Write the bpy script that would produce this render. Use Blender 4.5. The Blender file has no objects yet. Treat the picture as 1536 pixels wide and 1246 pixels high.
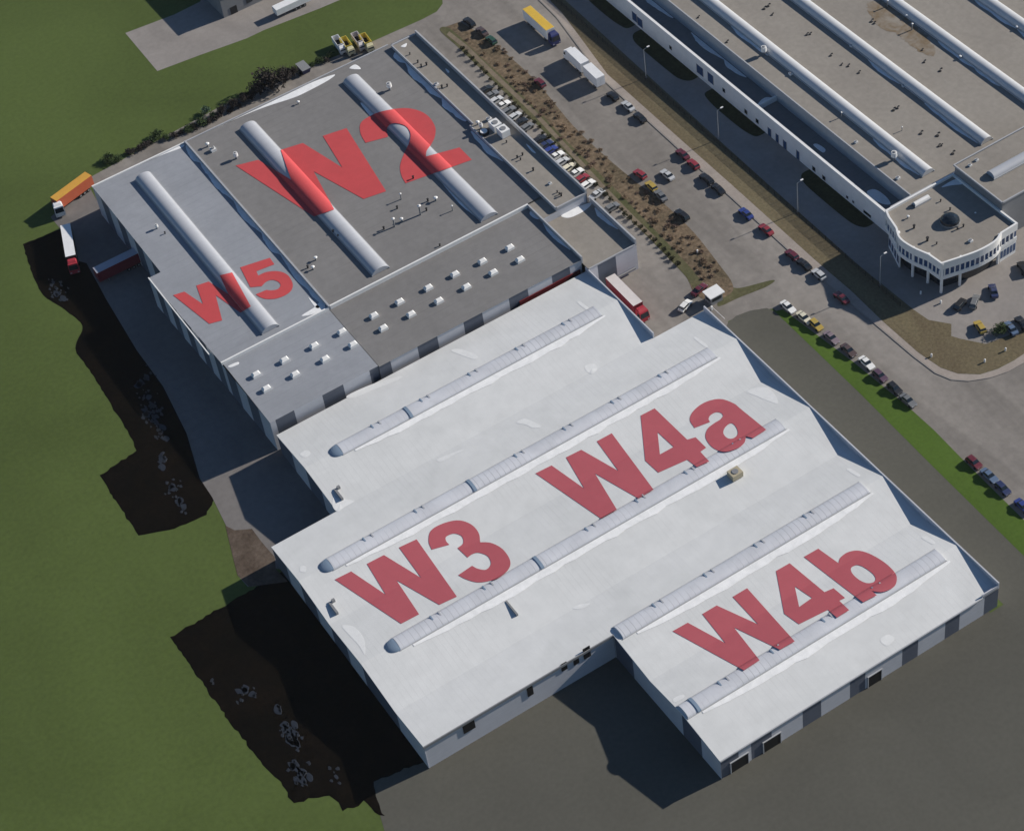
import bpy, bmesh, math, random
from mathutils import Vector, Matrix
from mathutils.geometry import tessellate_polygon
R = math.radians
random.seed(7)
S = bpy.context.scene
COL = S.collection

# ---------------------------------------------------------------- camera
F_PX, HCAM = 3264.0, 350.0
CR = Matrix.Rotation(-0.44498, 3, 'Z') @ Matrix.Rotation(0.75034, 3, 'X') @ Matrix.Rotation(-0.16394, 3, 'Z')
CC = Vector((0, 0, HCAM))
cd = bpy.data.cameras.new("camera"); cam = bpy.data.objects.new("camera", cd); COL.objects.link(cam)
cam.matrix_world = Matrix.Translation(CC) @ CR.to_4x4()
cd.sensor_width = 36.0; cd.lens = 36.0 * F_PX / 1536.0
cd.clip_start = 1.0; cd.clip_end = 6000.0
S.camera = cam

# ---------------------------------------------------------------- light
EL, AZ = R(26.0), R(-6.5)          # sun elevation, azimuth from +X
sdir = Vector((math.cos(AZ) * math.cos(EL), math.sin(AZ) * math.cos(EL), math.sin(EL)))
w = bpy.data.worlds.new("World"); S.world = w; w.use_nodes = True
nt = w.node_tree; bg = nt.nodes['Background']
sky = nt.nodes.new('ShaderNodeTexSky'); sky.sky_type = 'NISHITA'; sky.sun_disc = False
sky.sun_elevation = EL; sky.sun_rotation = R(90) - AZ
sky.air_density = 1.0; sky.dust_density = 0.3; sky.ozone_density = 4.0
hs = nt.nodes.new('ShaderNodeHueSaturation'); hs.inputs['Saturation'].default_value = 1.04
nt.links.new(sky.outputs[0], hs.inputs['Color']); nt.links.new(hs.outputs[0], bg.inputs[0]); bg.inputs[1].default_value = 0.065
ld = bpy.data.lights.new("sun", 'SUN'); ld.energy = 5.0; ld.angle = R(0.7); ld.color = (1.0, 0.93, 0.83)
sun = bpy.data.objects.new("sun", ld); COL.objects.link(sun)
sun.rotation_euler = sdir.to_track_quat('Z', 'Y').to_euler(); sun.location = (300, 100, 300)
vs = S.view_settings; vs.view_transform = 'Standard'; vs.look = 'None'; vs.gamma = 1.0
vs.use_curve_mapping = False; vs.exposure = 0.22
S.cycles.max_bounces = 6

# ---------------------------------------------------------------- helpers
def P(px, py, z=0.0):
    d = CR @ Vector(((px - 768) / F_PX, -(py - 623) / F_PX, -1.0))
    return CC + d * ((z - CC.z) / d.z)
def PX(px, py, X):                # where the view ray meets the upright plane x = X
    d = CR @ Vector(((px - 768) / F_PX, -(py - 623) / F_PX, -1.0))
    return CC + d * ((X - CC.x) / d.x)
def PY(px, py, Y):
    d = CR @ Vector(((px - 768) / F_PX, -(py - 623) / F_PX, -1.0))
    return CC + d * ((Y - CC.y) / d.y)

def lin(c):
    return tuple(((v / 255) / 12.92 if v / 255 <= 0.04045 else ((v / 255 + 0.055) / 1.055) ** 2.4) for v in c)

MATS = {}
def mat(name, col, rough=0.8, var=0.0, scale=0.3, col2=None, fine=0.0, fscale=4.0, spec=0.3, stretch=None, metal=0.0, bump=0.0, seam=None, trans=0.0, coat=0.0, world=True):
    """procedural material: base colour, broad blotches (var / col2), fine grain, optional seams (axis, pitch, strength)"""
    m = bpy.data.materials.new(name); m.use_nodes = True
    t = m.node_tree; N = t.nodes; L = t.links
    b = N['Principled BSDF']; b.inputs['Roughness'].default_value = rough
    b.inputs['Specular IOR Level'].default_value = spec; b.inputs['Metallic'].default_value = metal
    if coat: b.inputs['Coat Weight'].default_value = coat; b.inputs['Coat Roughness'].default_value = 0.08
    if trans: b.inputs['Transmission Weight'].default_value = trans
    tc = N.new('ShaderNodeNewGeometry') if world else N.new('ShaderNodeTexCoord')
    src = tc.outputs['Position'] if world else tc.outputs['Object']
    if stretch:
        mp = N.new('ShaderNodeMapping'); mp.inputs['Scale'].default_value = stretch
        L.new(src, mp.inputs['Vector']); vec = mp.outputs[0]
    else: vec = src
    def noise(sc, det, v=vec, dist=0.0):
        n = N.new('ShaderNodeTexNoise'); n.inputs['Scale'].default_value = sc
        n.inputs['Detail'].default_value = det; n.inputs['Roughness'].default_value = 0.6
        n.inputs['Distortion'].default_value = dist
        L.new(v, n.inputs['Vector']); return n.outputs['Fac']
    def ramp(f, lo, hi):
        r = N.new('ShaderNodeMapRange'); r.inputs['From Min'].default_value = lo; r.inputs['From Max'].default_value = hi
        L.new(f, r.inputs['Value']); return r.outputs[0]
    def mix(fac, a, c, mode='MIX'):
        x = N.new('ShaderNodeMix'); x.data_type = 'RGBA'; x.blend_type = mode
        if isinstance(fac, float): x.inputs['Factor'].default_value = fac
        else: L.new(fac, x.inputs['Factor'])
        for k, v in (('A', a), ('B', c)):
            i = [q for q in x.inputs if q.name == k and q.type == 'RGBA'][0]
            if isinstance(v, tuple): i.default_value = (*v[:3], 1)
            else: L.new(v, i)
        return [q for q in x.outputs if q.type == 'RGBA'][0]
    c = tuple(col)
    out = c
    if var or col2:
        c2 = col2 if col2 else tuple(v * (1 - var) for v in c)
        c1 = c if col2 else tuple(min(1, v * (1 + var * 0.6)) for v in c)
        out = mix(ramp(noise(scale, 5, dist=0.6), 0.34, 0.66), c1, c2)
    if fine:
        g = ramp(noise(fscale, 6, v=src), 0.3, 0.7)
        mul = N.new('ShaderNodeMapRange'); mul.inputs['To Min'].default_value = 1 - fine; mul.inputs['To Max'].default_value = 1 + fine * 0.7
        L.new(g, mul.inputs['Value'])
        cc = N.new('ShaderNodeCombineColor')
        for i in range(3): L.new(mul.outputs[0], cc.inputs[i])
        out = mix(1.0, out, cc.outputs[0], 'MULTIPLY')
    if seam:
        ax, pitch, st = seam
        sp = N.new('ShaderNodeSeparateXYZ'); L.new(src, sp.inputs[0])
        a = N.new('ShaderNodeMath'); a.operation = 'DIVIDE'; a.inputs[1].default_value = pitch; L.new(sp.outputs[ax], a.inputs[0])
        f = N.new('ShaderNodeMath'); f.operation = 'FRACT'; L.new(a.outputs[0], f.inputs[0])
        lt = N.new('ShaderNodeMath'); lt.operation = 'LESS_THAN'; lt.inputs[1].default_value = 0.14 / pitch + 0.02; L.new(f.outputs[0], lt.inputs[0])
        fm = N.new('ShaderNodeMath'); fm.operation = 'MULTIPLY'; fm.inputs[1].default_value = st
        nn = ramp(noise(0.08, 3, v=src), 0.35, 0.6)
        m2 = N.new('ShaderNodeMath'); m2.operation = 'MULTIPLY'; L.new(lt.outputs[0], m2.inputs[0]); L.new(nn, m2.inputs[1])
        L.new(m2.outputs[0], fm.inputs[0])
        out = mix(fm.outputs[0], out, tuple(v * 0.45 for v in c))
    if isinstance(out, tuple): b.inputs['Base Color'].default_value = (*out, 1)
    else: L.new(out, b.inputs['Base Color'])
    if bump:
        bp = N.new('ShaderNodeBump'); bp.inputs['Strength'].default_value = bump; bp.inputs['Distance'].default_value = 0.1
        L.new(noise(fscale, 5, v=src), bp.inputs['Height']); L.new(bp.outputs[0], b.inputs['Normal'])
    MATS[name] = m
    return m

def tag(o, label=None, cat=None, group=None, kind=None):
    if label: o['label'] = label
    if cat: o['category'] = cat
    if group: o['group'] = group
    if kind: o['kind'] = kind
    return o

def thing(name, loc, label, cat, group=None, rz=0.0):
    o = bpy.data.objects.new(name, None); COL.objects.link(o)
    o.empty_display_size = 0.5
    o.location = loc; o.rotation_euler = (0, 0, rz)
    return tag(o, label, cat, group)

class MB:
    def __init__(s): s.v = []; s.f = []; s.m = []
    def face(s, pts, m=0):
        i = len(s.v); s.v += [tuple(p) for p in pts]; s.f.append(tuple(range(i, i + len(pts)))); s.m.append(m)
    def box(s, x0, x1, y0, y1, z0, z1, m=0, bottom=True):
        s.prism([(x0, y0), (x1, y0), (x1, y1), (x0, y1)], z0, z1, m, m, bottom)
    def prism(s, poly, z0, z1, m=0, mt=None, bottom=True):
        mt = m if mt is None else mt
        a = sum(poly[i][0] * poly[(i + 1) % len(poly)][1] - poly[(i + 1) % len(poly)][0] * poly[i][1] for i in range(len(poly)))
        if a < 0: poly = poly[::-1]
        n = len(poly); b = len(s.v)
        s.v += [(p[0], p[1], z0) for p in poly] + [(p[0], p[1], z1) for p in poly]
        for i in range(n):
            j = (i + 1) % n
            s.f.append((b + i, b + j, b + n + j, b + n + i)); s.m.append(m)
        s.f.append(tuple(b + n + i for i in range(n))); s.m.append(mt)
        if bottom: s.f.append(tuple(b + i for i in range(n))[::-1]); s.m.append(m)
    def frustum(s, r0, z0, r1, z1, m=0, mt=None):       # rectangles (x0,x1,y0,y1)
        q = lambda r, z: [(r[0], r[2], z), (r[1], r[2], z), (r[1], r[3], z), (r[0], r[3], z)]
        b = len(s.v); s.v += q(r0, z0) + q(r1, z1)
        for i in range(4):
            j = (i + 1) % 4; s.f.append((b + i, b + j, b + 4 + j, b + 4 + i)); s.m.append(m)
        s.f.append((b + 4, b + 5, b + 6, b + 7)); s.m.append(m if mt is None else mt)
        s.f.append((b + 3, b + 2, b + 1, b)); s.m.append(m)
    def tube(s, p0, p1, r0, r1=None, n=8, m=0):
        r1 = r0 if r1 is None else r1
        p0 = Vector(p0); p1 = Vector(p1); d = (p1 - p0).normalized()
        u = d.orthogonal().normalized(); v = d.cross(u); b = len(s.v)
        for p, r in ((p0, r0), (p1, r1)):
            for i in range(n):
                a = 2 * math.pi * i / n; s.v.append(tuple(p + u * (r * math.cos(a)) + v * (r * math.sin(a))))
        for i in range(n):
            j = (i + 1) % n; s.f.append((b + i, b + j, b + n + j, b + n + i)); s.m.append(m)
        s.f.append(tuple(b + n + i for i in range(n))); s.m.append(m)
        s.f.append(tuple(b + i for i in range(n))[::-1]); s.m.append(m)
    def dome(s, c, rx, ry, h, nu=12, nv=4, m=0):
        b = len(s.v)
        for k in range(nv):
            t = (math.pi / 2) * k / nv
            for i in range(nu):
                a = 2 * math.pi * i / nu
                s.v.append((c[0] + rx * math.cos(a) * math.cos(t), c[1] + ry * math.sin(a) * math.cos(t), c[2] + h * math.sin(t)))
        s.v.append((c[0], c[1], c[2] + h)); top = len(s.v) - 1
        for k in range(nv):
            for i in range(nu):
                j = (i + 1) % nu
                if k < nv - 1: s.f.append((b + k * nu + i, b + k * nu + j, b + (k + 1) * nu + j, b + (k + 1) * nu + i))
                else: s.f.append((b + k * nu + i, b + k * nu + j, top))
                s.m.append(m)
    def pieces(s):
        key = {}; par = list(range(len(s.f)))
        def find(i):
            while par[i] != i: par[i] = par[par[i]]; i = par[i]
            return i
        for fi, f in enumerate(s.f):
            for v in f:
                k = tuple(round(c, 3) for c in s.v[v])
                if k in key: par[find(fi)] = find(key[k])
                else: key[k] = fi
        groups = {}
        for fi in range(len(s.f)): groups.setdefault(find(fi), []).append(fi)
        out = []
        for g in groups.values():
            b = MB()
            for fi in g: b.face([s.v[v] for v in s.f[fi]], s.m[fi])
            out.append(b)
        return out
    def build_each(s, name, mats, parent):               # every separate piece a part of its own
        return [b.build(name, mats, parent) for b in s.pieces()]
    def build(s, name, mats, parent=None, origin=None, smooth=False):
        if not isinstance(mats, (list, tuple)): mats = [mats]
        o0 = Vector((0, 0, 0))
        if parent is not None:
            q = parent
            while q is not None: o0 += q.location; q = q.parent
        elif origin is not None: o0 = Vector(origin)
        me = bpy.data.meshes.new(name)
        me.from_pydata([tuple(Vector(v) - o0) for v in s.v], [], s.f)
        for m in mats: me.materials.append(m)
        me.polygons.foreach_set('material_index', s.m)
        if smooth: me.polygons.foreach_set('use_smooth', [True] * len(s.f))
        me.update()
        o = bpy.data.objects.new(name, me); COL.objects.link(o)
        if parent is not None: o.parent = parent
        else: o.location = o0
        return o

def poly_sheet(name, pts, z, m, kind='structure', thick=0.0, parent=None):
    """flat ground sheet from a world xy outline (any shape)"""
    v = [Vector((p[0], p[1], z)) for p in pts]
    tri = tessellate_polygon([v])
    mb = MB(); mb.v = [tuple(q) for q in v]
    for t in tri:
        a, b, c = (v[i] for i in t)
        if (b - a).cross(c - a).z < 0: t = t[::-1]
        mb.f.append(tuple(t)); mb.m.append(0)
    if thick:
        n = len(v); area = sum(v[i].x * v[(i + 1) % n].y - v[(i + 1) % n].x * v[i].y for i in range(n))
        for i in range(n):
            j = (i + 1) % n
            q = [v[i], v[j], v[j] - Vector((0, 0, thick)), v[i] - Vector((0, 0, thick))]
            mb.face(q[::-1] if area > 0 else q)
    c = sum(v, Vector()) / len(v)
    o = mb.build(name, m, parent, origin=(c.x, c.y, 0))
    if kind: o['kind'] = kind
    return o
def G(px_pts, z=0.0): return [P(a, b, z).xy for a, b in px_pts]
def smooth_loop(pts, corner=(), n=6):
    """closed Catmull-Rom through pts; indices in `corner` stay sharp"""
    out = []; N = len(pts)
    for i in range(N):
        p0, p1, p2, p3 = (Vector(pts[(i + k) % N][:2]) for k in (-1, 0, 1, 2))
        if i in corner and (i + 1) % N in corner: out.append(p1); continue
        m1 = (p2 - p0) * 0.5; m2 = (p3 - p1) * 0.5
        if i in corner: m1 = (p2 - p1) - m2 * 0.5 if False else (p2 - p1) * 0.9
        if (i + 1) % N in corner: m2 = (p2 - p1) * 0.9
        for k in range(n):
            t = k / n
            out.append((2*t**3-3*t*t+1)*p1 + (t**3-2*t*t+t)*m1 + (-2*t**3+3*t*t)*p2 + (t**3-t*t)*m2)
    return out

def ragged(pts, step=1.2, amp=0.35, seed=3):
    rr = random.Random(seed); out = []
    for i in range(len(pts)):
        a, b = Vector(pts[i][:2]), Vector(pts[(i + 1) % len(pts)][:2]); L = (b - a).length; n = max(1, int(L / step))
        nn = Vector((-(b - a).y, (b - a).x)) / max(L, 1e-6)
        for k in range(n): out.append(a + (b - a) * (k / n) + nn * (rr.gauss(0, amp) if k else rr.gauss(0, amp * .4)))
    return out
def copy_tree(o, parent=None):
    c = o.copy(); COL.objects.link(c)
    if parent is not None: c.parent = parent
    for ch in list(o.children): copy_tree(ch, c)
    return c

# ---------------------------------------------------------------- materials
M_grass = mat('field grass', (0.080, 0.112, 0.032), 0.95, 0.16, 0.016, fine=0.12, fscale=0.9, spec=0.1, bump=0.3)
M_lawn = mat('bright lawn', (0.072, 0.124, 0.022), 0.95, 0.12, 0.05, fine=0.12, fscale=1.2, spec=0.1, bump=0.3)
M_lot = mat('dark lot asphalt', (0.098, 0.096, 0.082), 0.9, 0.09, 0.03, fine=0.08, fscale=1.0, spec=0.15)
M_asph = mat('worn asphalt', (0.236, 0.218, 0.200), 0.9, 0.22, 0.10, fine=0.14, fscale=0.5, spec=0.15, stretch=(1, 0.16, 1))
M_yard = mat('yard concrete', (0.170, 0.160, 0.155), 0.9, 0.14, 0.06, fine=0.10, fscale=0.6, spec=0.15, stretch=(1, 0.5, 1))
M_pave = mat('pink pavement slabs', (0.330, 0.290, 0.260), 0.9, 0.10, 0.15, fine=0.10, fscale=1.5, spec=0.15)
M_conc = mat('pale concrete apron', (0.270, 0.250, 0.235), 0.9, 0.12, 0.08, fine=0.08, fscale=0.8, spec=0.15)
M_soil = mat('shade darkened soil', (0.0030, 0.0026, 0.0018), 0.95, 0.0, 0.12, col2=(0.0065, 0.0045, 0.0028), fine=0.45, fscale=0.9, spec=0.03, bump=0.6)  # dark soil with shade put into its colour, near black even in sun
M_dirt = mat('brown dirt', (0.125, 0.098, 0.078), 0.95, 0.0, 0.2, col2=(0.075, 0.056, 0.043), fine=0.25, fscale=1.2, spec=0.1, bump=0.5)
M_scrub = mat('dry scrub ground', (0.190, 0.140, 0.095), 0.95, 0.0, 0.14, col2=(0.115, 0.092, 0.060), fine=0.5, fscale=1.1, spec=0.1, bump=1.0)
M_verge = mat('winter verge grass', (0.165, 0.140, 0.085), 0.95, 0.0, 0.12, col2=(0.125, 0.100, 0.064), fine=0.25, fscale=1.5, spec=0.1, bump=0.4, stretch=(1, 0.25, 1))
M_oliv = mat('olive strip grass', (0.120, 0.110, 0.062), 0.95, 0.0, 0.2, col2=(0.080, 0.085, 0.040), fine=0.25, fscale=1.5, spec=0.1, bump=0.4)
M_path = mat('trodden earth', (0.190, 0.155, 0.115), 0.95, 0.15, 0.3, fine=0.15, fscale=1.5, spec=0.1)
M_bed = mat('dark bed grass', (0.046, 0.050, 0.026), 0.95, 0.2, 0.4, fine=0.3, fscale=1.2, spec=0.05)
M_wroof = mat('white roof membrane', (0.665, 0.675, 0.675), 0.7, 0.05, 0.05, col2=(0.600, 0.612, 0.612), fine=0.05, fscale=0.35, spec=0.3, seam=(0, 1.25, 0.12))
M_w5roof = mat('pale grey roof felt', (0.285, 0.300, 0.330), 0.8, 0.08, 0.05, fine=0.06, fscale=0.6, spec=0.2, seam=(1, 2.4, 0.18))
M_w2roof = mat('dark grey roof felt', (0.205, 0.200, 0.198), 0.85, 0.09, 0.05, fine=0.08, fscale=0.6, spec=0.2, seam=(1, 2.4, 0.22))
M_hroof = mat('tan grey roof felt', (0.290, 0.268, 0.238), 0.85, 0.0, 0.04, col2=(0.245, 0.225, 0.200), fine=0.10, fscale=0.7, spec=0.2, seam=(0, 2.9, 0.10))
M_rust = mat('rusty stain felt', (0.175, 0.128, 0.078), 0.85, 0.0, 0.30, col2=(0.270, 0.245, 0.212), fine=0.10, fscale=0.7, spec=0.2)
M_wall = mat('pale wall panel', (0.520, 0.530, 0.570), 0.6, 0.05, 0.2, fine=0.03, fscale=0.8, spec=0.3, seam=(2, 1.1, 0.12))
M_wall2 = mat('dark wall panel', (0.105, 0.120, 0.155), 0.6, 0.06, 0.2, fine=0.04, fscale=0.8, spec=0.3, seam=(2, 1.1, 0.2))
M_white = mat('white painted metal', (0.780, 0.780, 0.770), 0.5, 0.04, 0.3, fine=0.03, fscale=0.8, spec=0.4)
M_vault = mat('milky vault glazing', (0.430, 0.445, 0.480), 0.35, 0.04, 0.2, spec=0.5, seam=(1, 2.1, 0.12))
M_hvault = mat('white vault sheet', (0.560, 0.570, 0.585), 0.4, 0.04, 0.2, spec=0.5, seam=(1, 2.1, 0.12))
M_facade = mat('bright facade paint', (0.780, 0.780, 0.780), 0.5, 0.05, 0.3, fine=0.03, fscale=0.8, spec=0.4)
M_thin = mat('thin snow', (0.735, 0.745, 0.745), 0.7, 0.0, 0.9, col2=(0.680, 0.690, 0.690), spec=0.2)
M_ridge = mat('ribbed ridge glazing', (0.590, 0.605, 0.645), 0.4, 0.10, 0.15, spec=0.4, seam=(0, 1.3, 0.45))
M_rcap = mat('grey blue cap sheet', (0.200, 0.270, 0.360), 0.5, 0.05, 0.4)
M_dark = mat('dark rubber', (0.020, 0.020, 0.022), 0.7)
M_black = mat('dark opening', (0.008, 0.008, 0.009), 0.6)
M_grey = mat('grey steel', (0.230, 0.235, 0.245), 0.5, 0.08, 0.5, metal=0.0)
M_coping = mat('steel coping', (0.400, 0.410, 0.430), 0.5, 0.06, 0.5)
M_glass = mat('dark glass', (0.015, 0.022, 0.030), 0.12, spec=0.6)
M_bglass = mat('blue glass', (0.040, 0.080, 0.180), 0.15, spec=0.6)
M_red2 = mat('red paint on felt', (0.530, 0.074, 0.080), 0.75, 0.05, 0.1, fine=0.04, fscale=0.6, spec=0.2)
M_red3 = mat('red paint on membrane', (0.430, 0.098, 0.120), 0.75, 0.04, 0.1, fine=0.03, fscale=0.6, spec=0.2)
M_ice = mat('sky tinted slush', (0.017, 0.022, 0.032), 0.5, 0.3, 0.8, spec=0.4)  # blue of the reflected sky put into the diffuse colour
M_snow = mat('snow', (0.860, 0.865, 0.870), 0.75, 0.0, 0.6, col2=(0.74, 0.75, 0.755), spec=0.2, bump=0.3)
M_beige = mat('beige painted unit', (0.420, 0.370, 0.260), 0.6, 0.08, 0.8)
M_dred = mat('dark red metal', (0.150, 0.018, 0.022), 0.5)
M_pole = mat('galvanised pole', (0.380, 0.400, 0.410), 0.45, metal=0.3)
M_bark = mat('bark', (0.045, 0.035, 0.028), 0.9, world=False)
M_leaf = {
  'dark': mat('dark twigs', (0.040, 0.032, 0.028), 0.9, 0.4, 2.0, world=False),
  'green': mat('green leaves', (0.045, 0.075, 0.022), 0.85, 0.4, 2.0, world=False),
  'teal': mat('grey green leaves', (0.070, 0.120, 0.075), 0.85, 0.3, 2.0, world=False),
  'hedge': mat('hedge leaves', (0.035, 0.036, 0.016), 0.9, 0.35, 2.0, world=False),
  'dry': mat('dry brown twigs', (0.230, 0.165, 0.108), 0.9, 0.4, 2.0, world=False),
  'dry2': mat('reddish dry twigs', (0.180, 0.122, 0.092), 0.9, 0.4, 2.0, world=False)}

# ---------------------------------------------------------------- ground
mb = MB(); mb.face([(-1400, -1200, 0), (1800, -1200, 0), (1800, 2000, 0), (-1400, 2000, 0)])
tag(mb.build('field', M_grass), kind='structure')
poly_sheet('road', G([(128, 270), (150, 258), (205, 228), (275, 190), (325, 163), (372, 142), (470, 98), (560, 62), (632, 30), (655, 18), (664, 6), (662, -20),
   (860, -20), (900, 60), (1020, 212), (1235, 418), (1330, 492), (1400, 552), (1440, 566), (1490, 562), (1545, 532)]) +
   [(300, 245), (300, 195), (209.2, 195)] + G([(1516, 782), (1430, 697), (1390, 651), (1350, 617), (1270, 551), (1175, 474), (1160, 463), (1130, 465), (1092, 482)]) + [(189, 280), (174, 285), (150, 312), (120, 330), (100, 400)], 0.012, M_asph)
poly_sheet('ground', G([(128, 270), (95, 308), (76, 326), (92, 345), (112, 390), (130, 395), (160, 450), (205, 525), (245, 580), (280, 650), (300, 718), (318, 745),
   (345, 800), (356, 862), (372, 880), (412, 852)]) + [(80, 286), (100, 286), (97, 320), (97, 420)], 0.024, M_yard)
poly_sheet('ground', G([(338, 788), (352, 795), (378, 793), (392, 812), (412, 835), (414, 854), (432, 872), (374, 880), (356, 862)]), 0.036, M_dirt)
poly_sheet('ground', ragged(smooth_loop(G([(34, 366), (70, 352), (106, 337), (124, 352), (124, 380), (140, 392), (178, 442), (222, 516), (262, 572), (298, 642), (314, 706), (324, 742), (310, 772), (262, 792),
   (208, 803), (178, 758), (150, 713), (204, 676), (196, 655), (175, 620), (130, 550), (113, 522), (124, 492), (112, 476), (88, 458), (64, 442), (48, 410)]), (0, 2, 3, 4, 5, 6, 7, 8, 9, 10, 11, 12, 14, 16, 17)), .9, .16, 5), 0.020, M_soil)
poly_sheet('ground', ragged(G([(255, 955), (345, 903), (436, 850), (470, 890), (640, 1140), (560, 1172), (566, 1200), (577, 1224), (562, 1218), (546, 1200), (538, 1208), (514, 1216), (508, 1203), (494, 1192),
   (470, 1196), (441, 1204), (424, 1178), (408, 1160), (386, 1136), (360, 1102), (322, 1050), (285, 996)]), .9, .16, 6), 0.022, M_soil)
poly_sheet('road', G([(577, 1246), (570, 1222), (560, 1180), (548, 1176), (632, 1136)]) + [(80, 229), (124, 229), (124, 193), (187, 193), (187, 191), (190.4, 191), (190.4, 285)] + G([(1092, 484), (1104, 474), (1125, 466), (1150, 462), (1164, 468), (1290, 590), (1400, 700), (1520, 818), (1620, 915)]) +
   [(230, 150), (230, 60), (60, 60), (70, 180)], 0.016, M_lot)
poly_sheet('lawn', G([(1162, 467), (1174, 464), (1280, 543), (1361, 609), (1401, 645), (1443, 688), (1529, 773), (1593, 834), (1660, 950), (1620, 915), (1520, 818), (1400, 700), (1290, 590)]), 0.028, M_lawn)
poly_sheet('ground', smooth_loop(G([(659, 44), (690, 33), (735, 62), (798, 116), (859, 188), (905, 232), (950, 270), (994, 304), (1040, 348), (1078, 396), (1098, 424), (1096, 440),
   (1068, 452), (1042, 440), (1028, 414), (990, 374), (930, 313), (870, 250), (800, 182), (740, 122), (690, 74)]), corner=(0, 1)), 0.032, M_scrub)
poly_sheet('lawn', smooth_loop(G([(660, 46), (676, 44), (720, 85), (790, 150), (850, 212), (905, 266), (960, 322), (1010, 374), (1052, 422), (1048, 440), (1034, 424), (1028, 414), (990, 374), (930, 313), (870, 250), (800, 182), (740, 122), (690, 74)])), 0.042, M_oliv)
pa = [(672, 50), (700, 72), (745, 116), (800, 168), (850, 222), (900, 276), (950, 328), (985, 362)]
poly_sheet('footpath', G([(x + 2, y - 2.5) for x, y in pa] + [(x - 2, y + 2.5) for x, y in pa[::-1]]), 0.052, M_path)
poly_sheet('ground', smooth_loop(G([(1092, 430), (1110, 432), (1160, 420), (1150, 430), (1110, 446), (1084, 458), (1076, 458), (1080, 446)])), 0.030, M_oliv)
poly_sheet('lawn', G([(795, -22), (836, 14), (903, 107), (1016, 206), (1096, 277), (1222, 389), (1276, 435), (1327, 484), (1377, 528), (1411, 551), (1437, 560), (1470, 561), (1496, 553), (1521, 540), (1545, 526), (1580, 500),
   (1536, 494), (1479, 516), (1440, 508), (1427, 504), (1427, 486), (1393, 480), (1371, 465), (1278, 390), (1078, 210), (836, -10)]), 0.036, M_verge)
poly_sheet('pavement', G([(836, -10), (1078, 210), (1278, 390), (1371, 465), (1393, 480), (1427, 486), (1427, 504), (1440, 508), (1479, 516), (1536, 494), (1580, 500)]) + [(330, 240), (330, 300), (250, 420)], 0.020, M_conc)
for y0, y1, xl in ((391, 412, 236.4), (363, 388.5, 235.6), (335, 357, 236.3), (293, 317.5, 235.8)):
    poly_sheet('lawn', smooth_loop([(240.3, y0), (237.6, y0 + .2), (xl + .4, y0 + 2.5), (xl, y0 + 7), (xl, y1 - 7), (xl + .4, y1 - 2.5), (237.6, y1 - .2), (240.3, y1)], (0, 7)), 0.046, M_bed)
left = [(796, -14), (836, 26), (905, 119), (1005, 210.5), (1100, 298), (1201, 391), (1276, 454), (1320, 491), (1371, 534), (1404, 559), (1428, 569), (1454, 571), (1487, 566), (1513, 557), (1536, 544), (1580, 516)]
right = [(804, -20), (843, 20), (911, 112), (1021, 210), (1100, 280), (1222, 390), (1276, 436), (1327, 485), (1377, 529), (1411, 552), (1437, 561), (1470, 562), (1496, 554), (1521, 541), (1536, 531), (1580, 502)]
poly_sheet('pavement', G(left + right[::-1]), 0.13, M_pave, thick=0.12)
poly_sheet('kerb', G([(x - 1.4, y + 1.2) for x, y in left] + [(x - 0.1, y + 0.1) for x, y in left[::-1]]), 0.136, M_conc, thick=0.12)
poly_sheet('pavement', G([(188, 50), (236, 107), (300, 83), (370, 58), (395, 46), (480, 13), (520, -4), (560, -40), (330, -60), (300, 3), (262, 22)]), 0.020, M_conc)

# ---------------------------------------------------------------- roof lettering
def cr(x0, y0, wd, pts, iw=1536.0):
    k = wd / iw
    return [(x0 + x * k, y0 + y * k) for x, y in pts]
def letters(name, loops_list, z, f, cuts, m, parent):
    """loops_list: per glyph a list of world-xy loops (outline, holes). Cut along roof folds and laid on the roof f(x,y)"""
    bm = bmesh.new()
    for loops in loops_list:
        vv = [[Vector((p[0], p[1], 0)) for p in lp] for lp in loops]
        tri = tessellate_polygon(vv); flat = [q for lp in vv for q in lp]
        bv = [bm.verts.new(q) for q in flat]
        for t in tri:
            a, b, c = (flat[i] for i in t)
            ar = (b - a).cross(c - a).z
            if abs(ar) < 1e-6: continue
            try: bm.faces.new([bv[i] for i in (t if ar > 0 else t[::-1])])
            except ValueError: pass
    for ax, val in cuts:
        no = Vector((1, 0, 0)) if ax == 0 else Vector((0, 1, 0))
        bmesh.ops.bisect_plane(bm, geom=bm.verts[:] + bm.edges[:] + bm.faces[:], plane_co=no * val, plane_no=no, dist=1e-4)
    for v in bm.verts:                                   # outline kept straight where the paint climbs a rooflight
        p = Vector((v.co.x, v.co.y, z)); d = (CC - p).normalized(); t = 3.2 / d.z; ok = None
        while t > -1.2:
            q = p + d * t
            if q.z <= f(q.x, q.y): ok = q; break
            t -= 0.03
        q = ok if ok is not None else p
        v.co = (q.x, q.y, f(q.x, q.y) + 0.06)
    me = bpy.data.meshes.new(name); 
    off = parent.location.copy()
    for v in bm.verts: v.co -= off
    bm.to_mesh(me); bm.free(); me.materials.append(m)
    o = bpy.data.objects.new(name, me); COL.objects.link(o); o.parent = parent
    return o
def glyph(crop, outline, corners, z, holes=()):
    mk = lambda pts, cs, n=6: [(q.x, q.y) for q in smooth_loop([P(a, b, z).xy for a, b in cr(*crop, pts)], cs, n)]
    allc = range(len(outline)) if corners == 'all' else corners
    return [mk(outline, allc)] + [mk(h, range(len(h)) if hc == 'all' else hc) for h, hc in holes]

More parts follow.
